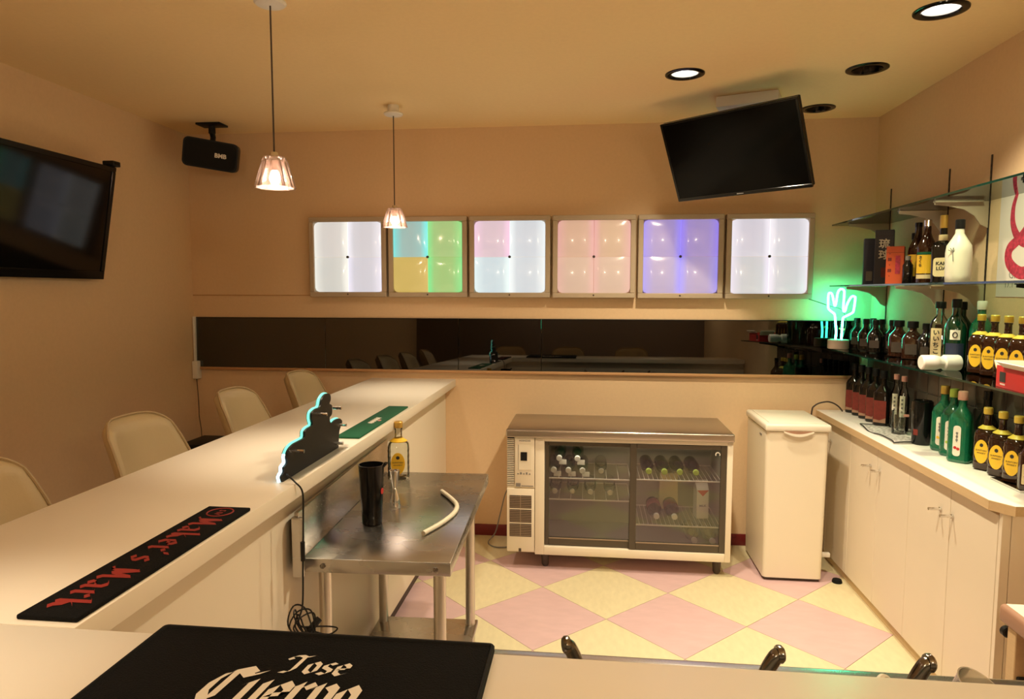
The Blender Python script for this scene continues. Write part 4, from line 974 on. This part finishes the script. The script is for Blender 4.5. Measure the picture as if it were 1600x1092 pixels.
b2 = bottle('sake_bottle', 'brown bottle with green and yellow label and silver cap on the middle shelf', (1.500, 3.30, Z2), -.45, None, 'brownglass', BR, 24, [('cap', lambda b: lathe(b, [(.0155, .255), (.0160, .281), (.014, .283)], 16), 'chrome', []),
    ('label', lambda b: round_label(b, .040, .045, .132, -65, 55), 'yellowlabel', [('green_band', lambda b: round_label(b, .0408, .128, .140, -65, 55), 'green_rubber'), ('label_print', lambda b: [text_into(b, s_, .016, Matrix.Translation((0, 0, .115-.017*k)) @ Matrix.Rotation(math.radians(-32), 4, 'Z') @ FL(-.0425, 0), 0, .0006) for k, s_ in enumerate('さくら')], 'blackprint')]),
    ('lower_label', lambda b: round_label(b, .040, .022, .040, -65, 55), 'cream', [])])
bottle('glass_bottle', 'clear bottle with black cap behind the brown bottles', (1.555, 3.545, Z2), 0, None, 'clear', [(.024, 0), (.026, .004), (.026, .15), (.013, .19), (.012, .225)], 18, [('cap', lambda b: lathe(b, [(.0145, .215), (.0145, .243), (.013, .245)], 14), 'black', [])])
bottle('liqueur_bottle', 'dark square-shouldered liqueur bottle with cream label and cream collar', (1.505, 3.170, Z2), -.5, None, 'blackglass', [(.036, 0, 3), (.040, .005, 3.4), (.041, .155, 3.4), (.034, .172, 2.6), (.014, .184), (.0125, .215), (.012, .275)], 24, [
    ('collar', lambda b: lathe(b, [(.0165, .180), (.0175, .182), (.0175, .205), (.0150, .207)], 16), 'cream', []),
    ('cap', lambda b: lathe(b, [(.0145, .235), (.0150, .238), (.0150, .288), (.013, .290)], 16), 'goldcap', []),
    ('label', lambda b: facing(b, rrect(.056, .080, .012, 4, -.002, .068), -.0418), 'cream', [('label_print', lambda b: (text_into(b, 'KAH', .020, FL(-.0432, .083), 0, .0008), text_into(b, 'LÚA', .020, FL(-.0432, .062), 0, .0008)), 'blackprint')])])
bottle('rum_bottle', 'frosted white bottle with black cap on the middle shelf', (1.485, 2.997, Z2), -.35, None, 'frost', [(.040, 0), (.044, .005), (.0465, .030), (.0475, .120), (.044, .150), (.026, .180), (.0165, .198), (.0150, .225)], 28, [
    ('cap', lambda b: lathe(b, [(.0165, .216), (.0172, .218), (.0172, .252), (.0150, .254)], 18), 'black', []),
    ('palm_print', lambda b: [tube(b, [(-.026+.012*math.sin(a)*0, -.0425, .125), (-.026+.016*math.cos(a), -.0432+.004*abs(math.cos(a)), .128+.012*math.sin(a))], .0016, 5) for a in (0, .7, 1.4, 2.1, 2.9)] + [tube(b, [(-.026, -.0425, .125), (-.023, -.0435, .085)], .0016, 5)], 'greyprint', [])])

# ================================================================== LOWEST SHELF (z 1.213)
Z3 = 1.2132
t = thing('neon_lamp', 'green neon cactus lamp glowing in the corner on the lowest shelf', 'neon lamp', (1.402, 4.070, Z3), -.33)
bm = bmesh.new(); lathe(bm, [(.052, 0), (.056, .003), (.056, .048), (.052, .052)], 32); obj('base', bm, 'concrete', t)
NP = [(258, 680), (262, 600), (255, 520), (245, 430), (235, 405), (200, 375), (182, 350), (178, 300), (178, 210), (188, 190), (204, 194), (216, 220), (230, 285), (240, 325), (250, 300), (262, 190), (280, 155), (300, 150), (318, 165), (322, 200), (318, 350), (326, 382), (338, 370), (350, 310), (375, 250), (395, 225), (415, 228), (422, 250), (412, 370), (395, 400), (330, 440), (318, 460), (315, 540), (312, 680)]
bm = bmesh.new(); tube(bm, smooth_path([((a-285)*.00056, 0, .050+(680-b)*.00054) for a, b in NP], 4), .0058, 8); obj('neon_tube', bm, 'neon', t)
bm = bmesh.new(); tube(bm, smooth_path([(.002, -.004, .115), (.016, -.008, .122), (.030, -.004, .112), (.018, .002, .105), (.002, -.004, .115)], 4), .0022, 6); obj('clip', bm, 'yellowcap', t)
t = thing('neon_wire', 'thin dark cord from the light box down to the neon cactus', 'wire', (1.30, 4.17, 1.48))
bm = bmesh.new(); tube(bm, smooth_path([(-.03, .022, .012), (0, 0, 0), (.06, -.05, -.025), (.12, -.09, -.05), (.14, -.10, -.12), (.13, -.09, -.20)], 6), .0022, 6); obj('cable', bm, 'plinth', t)
DK = 'dark bottles along the lowest shelf'
def darkb(label, loc, rz, s=1.0, neck=True):
    return bottle('dark_bottle', label, loc, rz, DK, 'blackglass', [(.032, 0, 2.6), (.036, .004, 3), (.037, .088, 3), (.033, .104, 2.6), (.019, .124, 2.1), (.015, .132), (.0145, .160)], 22, [('cap', lambda b: lathe(b, [(.0165, .146), (.0172, .148), (.0172, .172), (.0150, .175)], 16), 'black', []),
        ('label', lambda b: facing(b, rrect(.046, .040, .004, 2, 0, .048), -.0378), 'plinth' , [])])
q0 = darkb('dark bottle right beside the neon cactus, first of the dark row', (1.500, 4.070, Z3), -.5)
for (x, y, l) in ((1.562, 4.01, 'dark bottle second from the neon cactus, at the wall'), (1.497, 3.935, 'dark bottle third from the neon cactus, in the front line'), (1.565, 3.895, 'dark bottle fourth from the neon cactus, at the wall'),
                  (1.500, 3.815, 'dark bottle fifth from the neon cactus, in the front line'), (1.568, 3.775, 'dark bottle sixth from the neon cactus, at the wall')):
    dup(q0, (x, y, Z3), -.5, l)
q1 = bottle('amber_bottle', 'amber bottle with broad dark cap in the middle of the dark row', (1.525, 3.60, Z3), -.45, DK, 'brownglass', [(.038, 0, 2.6), (.043, .004, 3.2), (.044, .098, 3.2), (.036, .116, 2.6), (.022, .132, 2.1), (.018, .138), (.0175, .165)], 22, [('cap', lambda b: lathe(b, [(.0235, .150), (.0245, .152), (.0245, .178), (.022, .181)], 18), 'black', []), ('label', lambda b: facing(b, rrect(.056, .050, .004, 2, 0, .050), -.0448), 'plinth', [])])
dup(q1, (1.535, 3.475, Z3), -.45, 'amber bottle with broad dark cap, second of the two')
dup(q0, (1.560, 3.395, Z3), -.4, 'dark bottle behind the tall clear bottle on the lowest shelf')
dup(q0, (1.572, 3.305, Z3), -.4, 'dark bottle at the wall just before the green gin bottles')
bottle('shochu_bottle', 'tall clear square bottle with yellow strip label on the lowest shelf', (1.515, 3.180, Z3), -.55, None, 'clear', [(.034, 0, 4), (.037, .004, 5), (.037, .175, 5), (.032, .195, 3.4), (.017, .218, 2.2), (.0145, .228), (.0140, .258)], 24, [
    ('cap', lambda b: lathe(b, [(.0200, .250), (.0205, .252), (.0205, .276), (.0185, .279)], 18), 'black', []),
    ('label', lambda b: facing(b, rrect(.040, .140, .002, 2, -.008, .095), -.0376), 'cream', [('label_print', lambda b: [text_into(b, c, .026, FL(-.0388, .145-.027*k, -.008), 0, .0008) for k, c in enumerate('いいちこ')], 'blackprint')]),
    ('contents', lambda b: lathe(b, [(.033, .003, 4), (.035, .006, 5), (.035, .150, 5)], 24), glass('pale_liquid', (.93, .90, .76)), [])])
def gin(label, loc, rz, group, cap, body='greenglass', h=.285, lab='paper', fruit=None, round_=False):
    n = 2.0 if round_ else 5
    k = h/.285
    prof = [(.036, 0, n), (.040, .005, n), (.041, .012, n)] + ([(.041, .165*k, n)] if round_ else [(.040, .016, n), (.040, .170*k, n)]) + [(.036, .190*k, max(2, n*.7)), (.020, .214*k, 2.2), (.015, .224*k), (.0145, .262*k)]
    def ink(b):
        for q in range(3): box(b, (-.004, -.0422, .118-.014*q), (.004, -.0418, .126-.014*q))
        box(b, (-.0015, -.0422, .085), (.0015, -.0418, .125))
    ex = [('cap', lambda b: lathe(b, [(.0175, .250*k), (.0180, .252*k), (.0180, h-.004), (.016, h)], 18), cap, [])]
    if lab == 'paper':
        kids = [('label_print', ink, 'greyprint')]
        if fruit: kids.append(('fruit_print', lambda b: (prism(b, ellipse(.012, .012, 12, -.005, .062), 'y', -.0418, -.0422), prism(b, ellipse(.012, .012, 12, .006, .058), 'y', -.0418, -.0422)), fruit))
        ex.append(('label', lambda b: facing(b, rrect(.028, .125, .012, 4, 0, .090), -.0408), 'paper', kids))
    elif lab == 'dark':
        ex.append(('label', lambda b: round_label(b, .041, .040, .110, -50, 50), 'navyblue', []))
        ex.append(('upper_label', lambda b: round_label(b, .041, .125, .165, -26, 26), 'whiteprint', [('label_print', lambda b: tube(b, [(.008*math.cos(q), -.0425, .145+.011*math.sin(q)) for q in [2*PI*k/12 for k in range(12)]], .002, 5, True), 'blackprint')]))
    return bottle('gin_bottle', label, loc, rz, group, body, prof, 24, ex)
GS = 'green gin bottles on the lowest shelf'
gin('round dark green gin bottle, left one behind on the lowest shelf', (1.574, 3.122, Z3), -.5, GS, 'black', 'dkgreen', .280, 'dark', None, True)
gin('round dark green gin bottle with black cap, front one on the lowest shelf', (1.512, 3.042, Z3), -.5, GS, 'black', 'dkgreen', .292, 'dark', None, True)
gin('round green gin bottle with pale cap, right one at the wall on the lowest shelf', (1.578, 2.960+.02, Z3), -.5, GS, 'whiteplastic', 'greenglass', .285, None, None, True).location = (1.580, 2.985, Z3)
KS = 'yellow-label whisky bottles on the lowest shelf'
k0_ = kaku('yellow-label whisky bottle, leftmost on the lowest shelf next to the green gin', (1.532, 2.893, Z3), -.92, KS)
k0_.scale = (.96, .96, 1.0)
for y, l in ((2.808, 'yellow-label whisky bottle, second on the lowest shelf, behind the red box flap'), (2.722, 'yellow-label whisky bottle, third on the lowest shelf, above the red box'), (2.636, 'yellow-label whisky bottle, fourth on the lowest shelf, above the red box')):
    dup(k0_, (1.535, y, Z3), -.92, l)
t = thing('plastic_bottle', 'white plastic shaker bottle lying on its side on the lowest shelf', 'bottle', (1.440, 2.985, Z3+.0325), 0, rot=(0, PI/2, 0))
bm = bmesh.new(); lathe(bm, [(.026, -.085), (.030, -.081), (.031, -.03), (.029, -.022), (.025, -.012), (.025, .002)], 24); obj('body', bm, 'whiteplastic', t)
bm = bmesh.new(); lathe(bm, [(.026, .0), (.032, .005), (.0325, .058), (.030, .064), (.022, .065), (.020, .058)], 24); obj('cap', bm, 'whiteplastic', t)
t = thing('card_box', 'open red cardboard box with torn flap on the lowest shelf', 'box', (1.455, 2.395, Z3), -.10)
bm = bmesh.new()
for a, b in (((-.075, -.12, 0), (.075, .12, .003)), ((-.075, -.12, .003), (-.072, .12, .072)), ((.072, -.12, .003), (.075, .12, .072)), ((-.072, -.12, .003), (.072, -.117, .072)), ((-.072, .117, .003), (.072, .12, .052))): box(bm, a, b)
obj('tray', bm, 'redbox', t)
bm = bmesh.new(); vs = box(bm, (-.078, -.12, 0), (-.075, .07, .030)); xf(bm, vs, Matrix.Translation((-.075, 0, .071)) @ Matrix.Rotation(-.9, 4, 'Y') @ Matrix.Translation((.075, 0, 0))); obj('side_flap', bm, 'paper', t)
bm = bmesh.new(); vs = box(bm, (-.072, .0, 0), (.040, .003, .045)); xf(bm, vs, Matrix.Translation((0, .118, .052)) @ Matrix.Rotation(-.7, 4, 'X')); obj('end_flap', bm, 'paper', t)
bm = bmesh.new(); box(bm, (-.0757, .055, .018), (-.0748, .095, .052)); obj('black_mark', bm, 'blackprint', t)
bm = bmesh.new()
for k in range(7): box(bm, (-.0757, .057+k*.005, .008), (-.0748, .060+k*.005, .013))
obj('box_print', bm, 'whiteprint', t)

# ================================================================== ON THE WORKTOP
ZW = WZ+.0002
RD = 'dark square bottles with red labels at the far end of the worktop'
def redb(label, loc, rz):
    return bottle('liqueur_bottle', label, loc, rz, RD, 'blackglass', [(.034, 0, 5), (.037, .004, 6), (.037, .170, 6), (.032, .186, 4), (.017, .208, 2.2), (.0145, .218), (.014, .258)], 24, [
        ('cap', lambda b: lathe(b, [(.0170, .245), (.0175, .247), (.0175, .282), (.0155, .285)], 16), 'black', []),
        ('label', lambda b: facing(b, rrect(.060, .115, .002, 2, 0, .075), -.0376), 'redlabel', [('lower_band', lambda b: facing(b, [(-.030, .018), (.030, .018), (.030, .045), (.0, .030), (-.030, .034)], -.0386), 'brown')])])
p0 = redb('dark red-label bottle, far end of the row against the back wall', (1.518, 4.12, ZW), -.72)
for y, l in ((4.025, 'second'), (3.930, 'third'), (3.835, 'fourth'), (3.735, 'fifth')): dup(p0, (1.520, y, ZW), -.72, f'dark red-label bottle, {l} from the back wall')
CL = 'clear bottles with white strip labels on the worktop'
cb = bottle('clear_bottle', 'clear bottle with white strip label beside the red-label row, left one', (1.552, 3.66, ZW), -.6, CL, 'clear', [(.024, 0), (.027, .004), (.027, .170), (.012, .215), (.011, .262)], 18, [('cap', lambda b: lathe(b, [(.0125, .250), (.0130, .275), (.011, .277)], 14), 'pinkcap', []), ('label', lambda b: round_label(b, .027, .075, .180, -25, 25), 'paper', [('label_print', lambda b: [box(b, (-.004, -.0289, .155-.02*k), (.004, -.0282, .165-.02*k)) for k in range(4)], 'greyprint')])])
dup(cb, (1.552, 3.575, ZW), -.6, 'clear bottle with white strip label beside the black tumbler, right one')
t = thing('glass_jar', 'clear ribbed glass beside the black tumbler on the worktop', 'glass', (1.505, 3.495, ZW))
bm = bmesh.new(); lathe(bm, [(.030, 0), (.034, .004), (.038, .115), (.036, .115), (.032, .01), (.01, .008)], 24); obj('glass', bm, 'clear', t)
bm = bmesh.new(); facing(bm, rrect(.025, .012, .003, 2, .012, .100), -.0385); obj('sticker', bm, 'pinkcap', t)
t = thing('towel', 'white printed bar towel with black hem spread on the worktop', 'towel', (1.44, 3.50, ZW))
NX, NY = 12, 34
def th_(u, v): return .005 + .0035*math.sin(v*9+u*3) + .0025*math.sin(v*17+1)
def tp_(u, v): return V(-.055 + .14*u + .012*math.sin(v*7)*(1-u) + .02*v*(1-u), -.235 + .47*v + .02*u, th_(u, v))
bm = bmesh.new(); g = [[bm.verts.new(tp_(i/NX, j/NY)) for i in range(NX+1)] for j in range(NY+1)]
for j in range(NY):
    for i in range(NX): bm.faces.new((g[j][i], g[j][i+1], g[j+1][i+1], g[j+1][i]))
r_ = bmesh.ops.solidify(bm, geom=bm.faces[:], thickness=.003); obj('cloth', bm, 'cloth', t, angle=80)
bm = bmesh.new(); ed = [tp_(0, j/NY) for j in range(NY+1)] + [tp_(i/NX, 1) for i in range(1, NX+1)]; ed = [tp_(i/NX, 0) for i in range(NX, 0, -1)] + ed
tube(bm, [e + V(0, 0, .0005) for e in ed], .0032, 6); obj('hem', bm, 'blackprint', t)
bm = bmesh.new(); rnd = random.Random(3)
for j in range(16):
    v = .05 + .056*j; u = .08
    while u < .92:
        L_ = rnd.uniform(.05, .14)
        p, q = tp_(u, v), tp_(min(u+L_, .95), v); a = V(0, .0035*rnd.uniform(.4, 1), 0); up = V(0, 0, .0022)
        bm.faces.new([bm.verts.new(p+up-a), bm.verts.new(q+up-a), bm.verts.new(q+up+a), bm.verts.new(p+up+a)])
        u += L_ + .09
obj('print_rows', bm, 'greyprint', t, smooth=False)
t = thing('tumbler', 'black tumbler with a red mark standing by the towel on the worktop', 'tumbler', (1.510, 3.285, ZW))
bm = bmesh.new(); lathe(bm, [(.036, 0), (.039, .004), (.045, .175), (.043, .196), (.036, .202), (.034, .196), (.036, .02), (.01, .016)], 30); obj('body', bm, 'blackgloss', t)
bm = bmesh.new(); round_label(bm, .0412, .045, .072, -75, -45); obj('red_mark', bm, 'redlabel', t)
GW = 'green gin bottles on the worktop'
gin('green gin bottle with gold cap and yellow fruit label on the worktop', (1.545, 3.165, ZW), -.82, GW, 'goldcap', 'greenglass', .285, 'paper', 'yellowlabel')
gin('green gin bottle with lime cap, middle of the three on the worktop', (1.535, 3.068, ZW), -.82, GW, 'limecap', 'greenglass', .285, 'paper', 'limecap')
gin('green gin bottle with pink cap and red cherry label on the worktop', (1.515, 2.962, ZW), -.82, GW, 'pinkcap', 'greenglass', .290, 'paper', 'redbox')
bottle('dark_bottle', 'black bottle behind the green gin with the pink cap', (1.578, 2.905, ZW), -.5, None, 'blackglass', [(.030, 0), (.033, .004), (.033, .18), (.015, .225), (.014, .28)], 20, [('cap', lambda b: lathe(b, [(.016, .265), (.0165, .267), (.0165, .298), (.014, .30)], 14), 'blackgloss', []), ('label', lambda b: round_label(b, .033, .06, .12, -40, 40), 'greyprint', [])])
KW = 'yellow-label whisky bottles on the worktop'
k1_ = kaku('yellow-label whisky bottle on the worktop, next to the green gin', (1.545, 2.835, ZW), -.92, KW)
k1_.scale = (1.0, 1.0, 1.05)
dup(k1_, (1.548, 2.742, ZW), -.92, 'yellow-label whisky bottle on the worktop, second from the green gin')
dup(k1_, (1.550, 2.650, ZW), -.92, 'yellow-label whisky bottle on the worktop, third from the green gin')
bottle('whisky_bottle', 'dark bottle with cream label on the worktop at the right edge', (1.530, 2.535, ZW), -.5, None, 'amber', [(.034, 0, 3), (.037, .004, 3.5), (.037, .13, 3.5), (.02, .16), (.014, .17), (.013, .22)], 20, [('cap', lambda b: lathe(b, [(.015, .205), (.0155, .207), (.0155, .235), (.013, .237)], 14), 'black', []), ('label', lambda b: facing(b, rrect(.052, .07, .003, 2, 0, .065), -.0378), 'cream', [('label_print', lambda b: [box(b, (-.02, -.0392, .08-.012*k), (.02, -.0386, .083-.012*k)) for k in range(3)], 'greyprint')])])

# ================================================================== SINK BENCH AND WHAT STANDS ON IT
t = thing('sink_bench', 'steel sink bench fitted along the back of the front counter', 'sink', (.35, 1.14, 0))
atm(t, 'rim', lambda b: (box(b, (-.392, 1.300, .755), (1.12, 1.356, .800), .010, 3), box(b, (-.392, .945, .755), (-.345, 1.300, .800), .008, 2), box(b, (1.075, .945, .755), (1.12, 1.300, .800), .008, 2)), 'steel')
atm(t, 'basin_floor', lambda b: (box(b, (-.345, .945, .765), (1.075, 1.300, .772)),), 'steeltop')
atm(t, 'skirt', lambda b: box(b, (-.385, 1.338, .70), (1.115, 1.350, .756)), 'steel')
for x in (-.35, .37, 1.08): atm(t, 'leg', lambda b, x=x: cyl(b, (x, 1.32, 0), (x, 1.32, .70), .019, 16), 'tube')
def tap(label, loc, rz, lean):
    t = thing('tap', label, 'tap', loc, rz, 'taps along the sink bench')
    bm = bmesh.new(); lathe(bm, [(.022, -.028), (.022, -.022), (.014, -.018), (.012, .020), (.014, .024)], 16); obj('base', bm, 'chrome', t)
    bm = bmesh.new(); tube(bm, smooth_path([(0, 0, .015), (lean*.35, 0, .040), (lean*.8, 0, .062), (lean, 0, .066)], 4), .0135, 12); obj('lever', bm, 'darkchrome', t)
    bm = bmesh.new(); vs = lathe(bm, [(.0150, -.006), (.0165, -.003), (.0165, .003), (.013, .007)], 16, Matrix.Translation((lean*1.08, 0, .068)) @ Matrix.Rotation(PI/2*(1 if lean > 0 else -1), 4, 'Y')); obj('end_cap', bm, 'darkchrome', t)
    return t
tap('dark chrome tap lever at the left part of the sink bench', (-.012, 1.262, .800), .3, -.024)
tap('dark chrome tap lever in the middle of the sink bench', (.325, 1.262, .800), .1, .028)
tap('dark chrome tap lever next to the milky plastic cup', (.585, 1.262, .800), .1, .028)
t = thing('hose_end', 'short pale hose end on the sink bench', 'hose', (.545, 1.285, .806))
bm = bmesh.new(); tube(bm, smooth_path([(-.02, -.02, -.006), (-.012, -.01, .012), (.0, 0, .018), (.012, .006, .010), (.018, .01, -.004)], 5), .007, 8); obj('hose', bm, 'hose', t)
t = thing('plastic_cup', 'milky plastic cup tilted on the sink bench rim', 'cup', (.665, 1.245, .797), 0, rot=(.34, .40, 0))
bm = bmesh.new(); lathe(bm, [(.030, 0), (.032, .003), (.0425, .055), (.044, .057), (.0415, .057), (.030, .008), (.01, .006)], 32); obj('cup', bm, 'cup', t)

# undercounter unit at the right edge
t = thing('low_cabinet', 'low brown-edged cabinet with pale top at the right edge', 'cabinet', (1.4, 1.75, 0))
UZ = .625
atm(t, 'top', lambda b: box(b, (1.205, 1.40, UZ-.055), (XR-.004, 2.105, UZ), .014, 3), 'brown')
atm(t, 'top_sheet', lambda b: box(b, (1.219, 1.414, UZ-.0005), (XR-.01, 2.091, UZ+.0012)), 'lid')
atm(t, 'body', lambda b: box(b, (1.245, 1.42, .03), (XR-.006, 2.02, UZ-.055)), 'brown')
atm(t, 'corner_post', lambda b: box(b, (1.215, 2.03, .0), (1.245, 2.07, UZ-.055), .002, 1), 'edge')
atm(t, 'knob', lambda b: (lathe(b, [(.012, 0), (.016, .003), (.016, .018), (.010, .024)], 14, Matrix.Translation((1.228, 2.085, UZ-.085)) @ RX @ Matrix.Rotation(PI, 4, 'X'))), 'black')
atm(t, 'hinge', lambda b: box(b, (1.222, 2.020, .30), (1.246, 2.031, .44), .002, 1), 'black')
for x, y in ((1.27, 1.46), (1.58, 1.46), (1.27, 1.98), (1.58, 1.98)): atm(t, 'foot', lambda b, x=x, y=y: lathe(b, [(.016, 0), (.02, .03)], 12, off=(x, y)), 'black')

# a dark cabinet and a screen at the rear of the room, seen in the mirror
t = thing('rear_sideboard', 'dark low sideboard at the rear of the room, seen in the mirror', 'sideboard', (-1.2, YF+.22, 0))
bm = bmesh.new(); box(bm, (-.9, -.2, .06), (.9, .2, .70), .004); obj('carcass', bm, 'plinth', t)
for k in range(3):
    d = bmesh.new(); box(d, (-.89+k*.6, .2, .07), (-.31+k*.6, .218, .69), .003); dd = obj('cabinet_door', d, 'plinth', t)
    d = bmesh.new(); cyl(d, (-.36+k*.6, .218, .36), (-.36+k*.6, .24, .36), .01); obj('knob', d, 'chrome', dd)
bm = bmesh.new(); box(bm, (-.88, -.18, 0), (.88, .18, .06)); obj('base', bm, 'black', t)
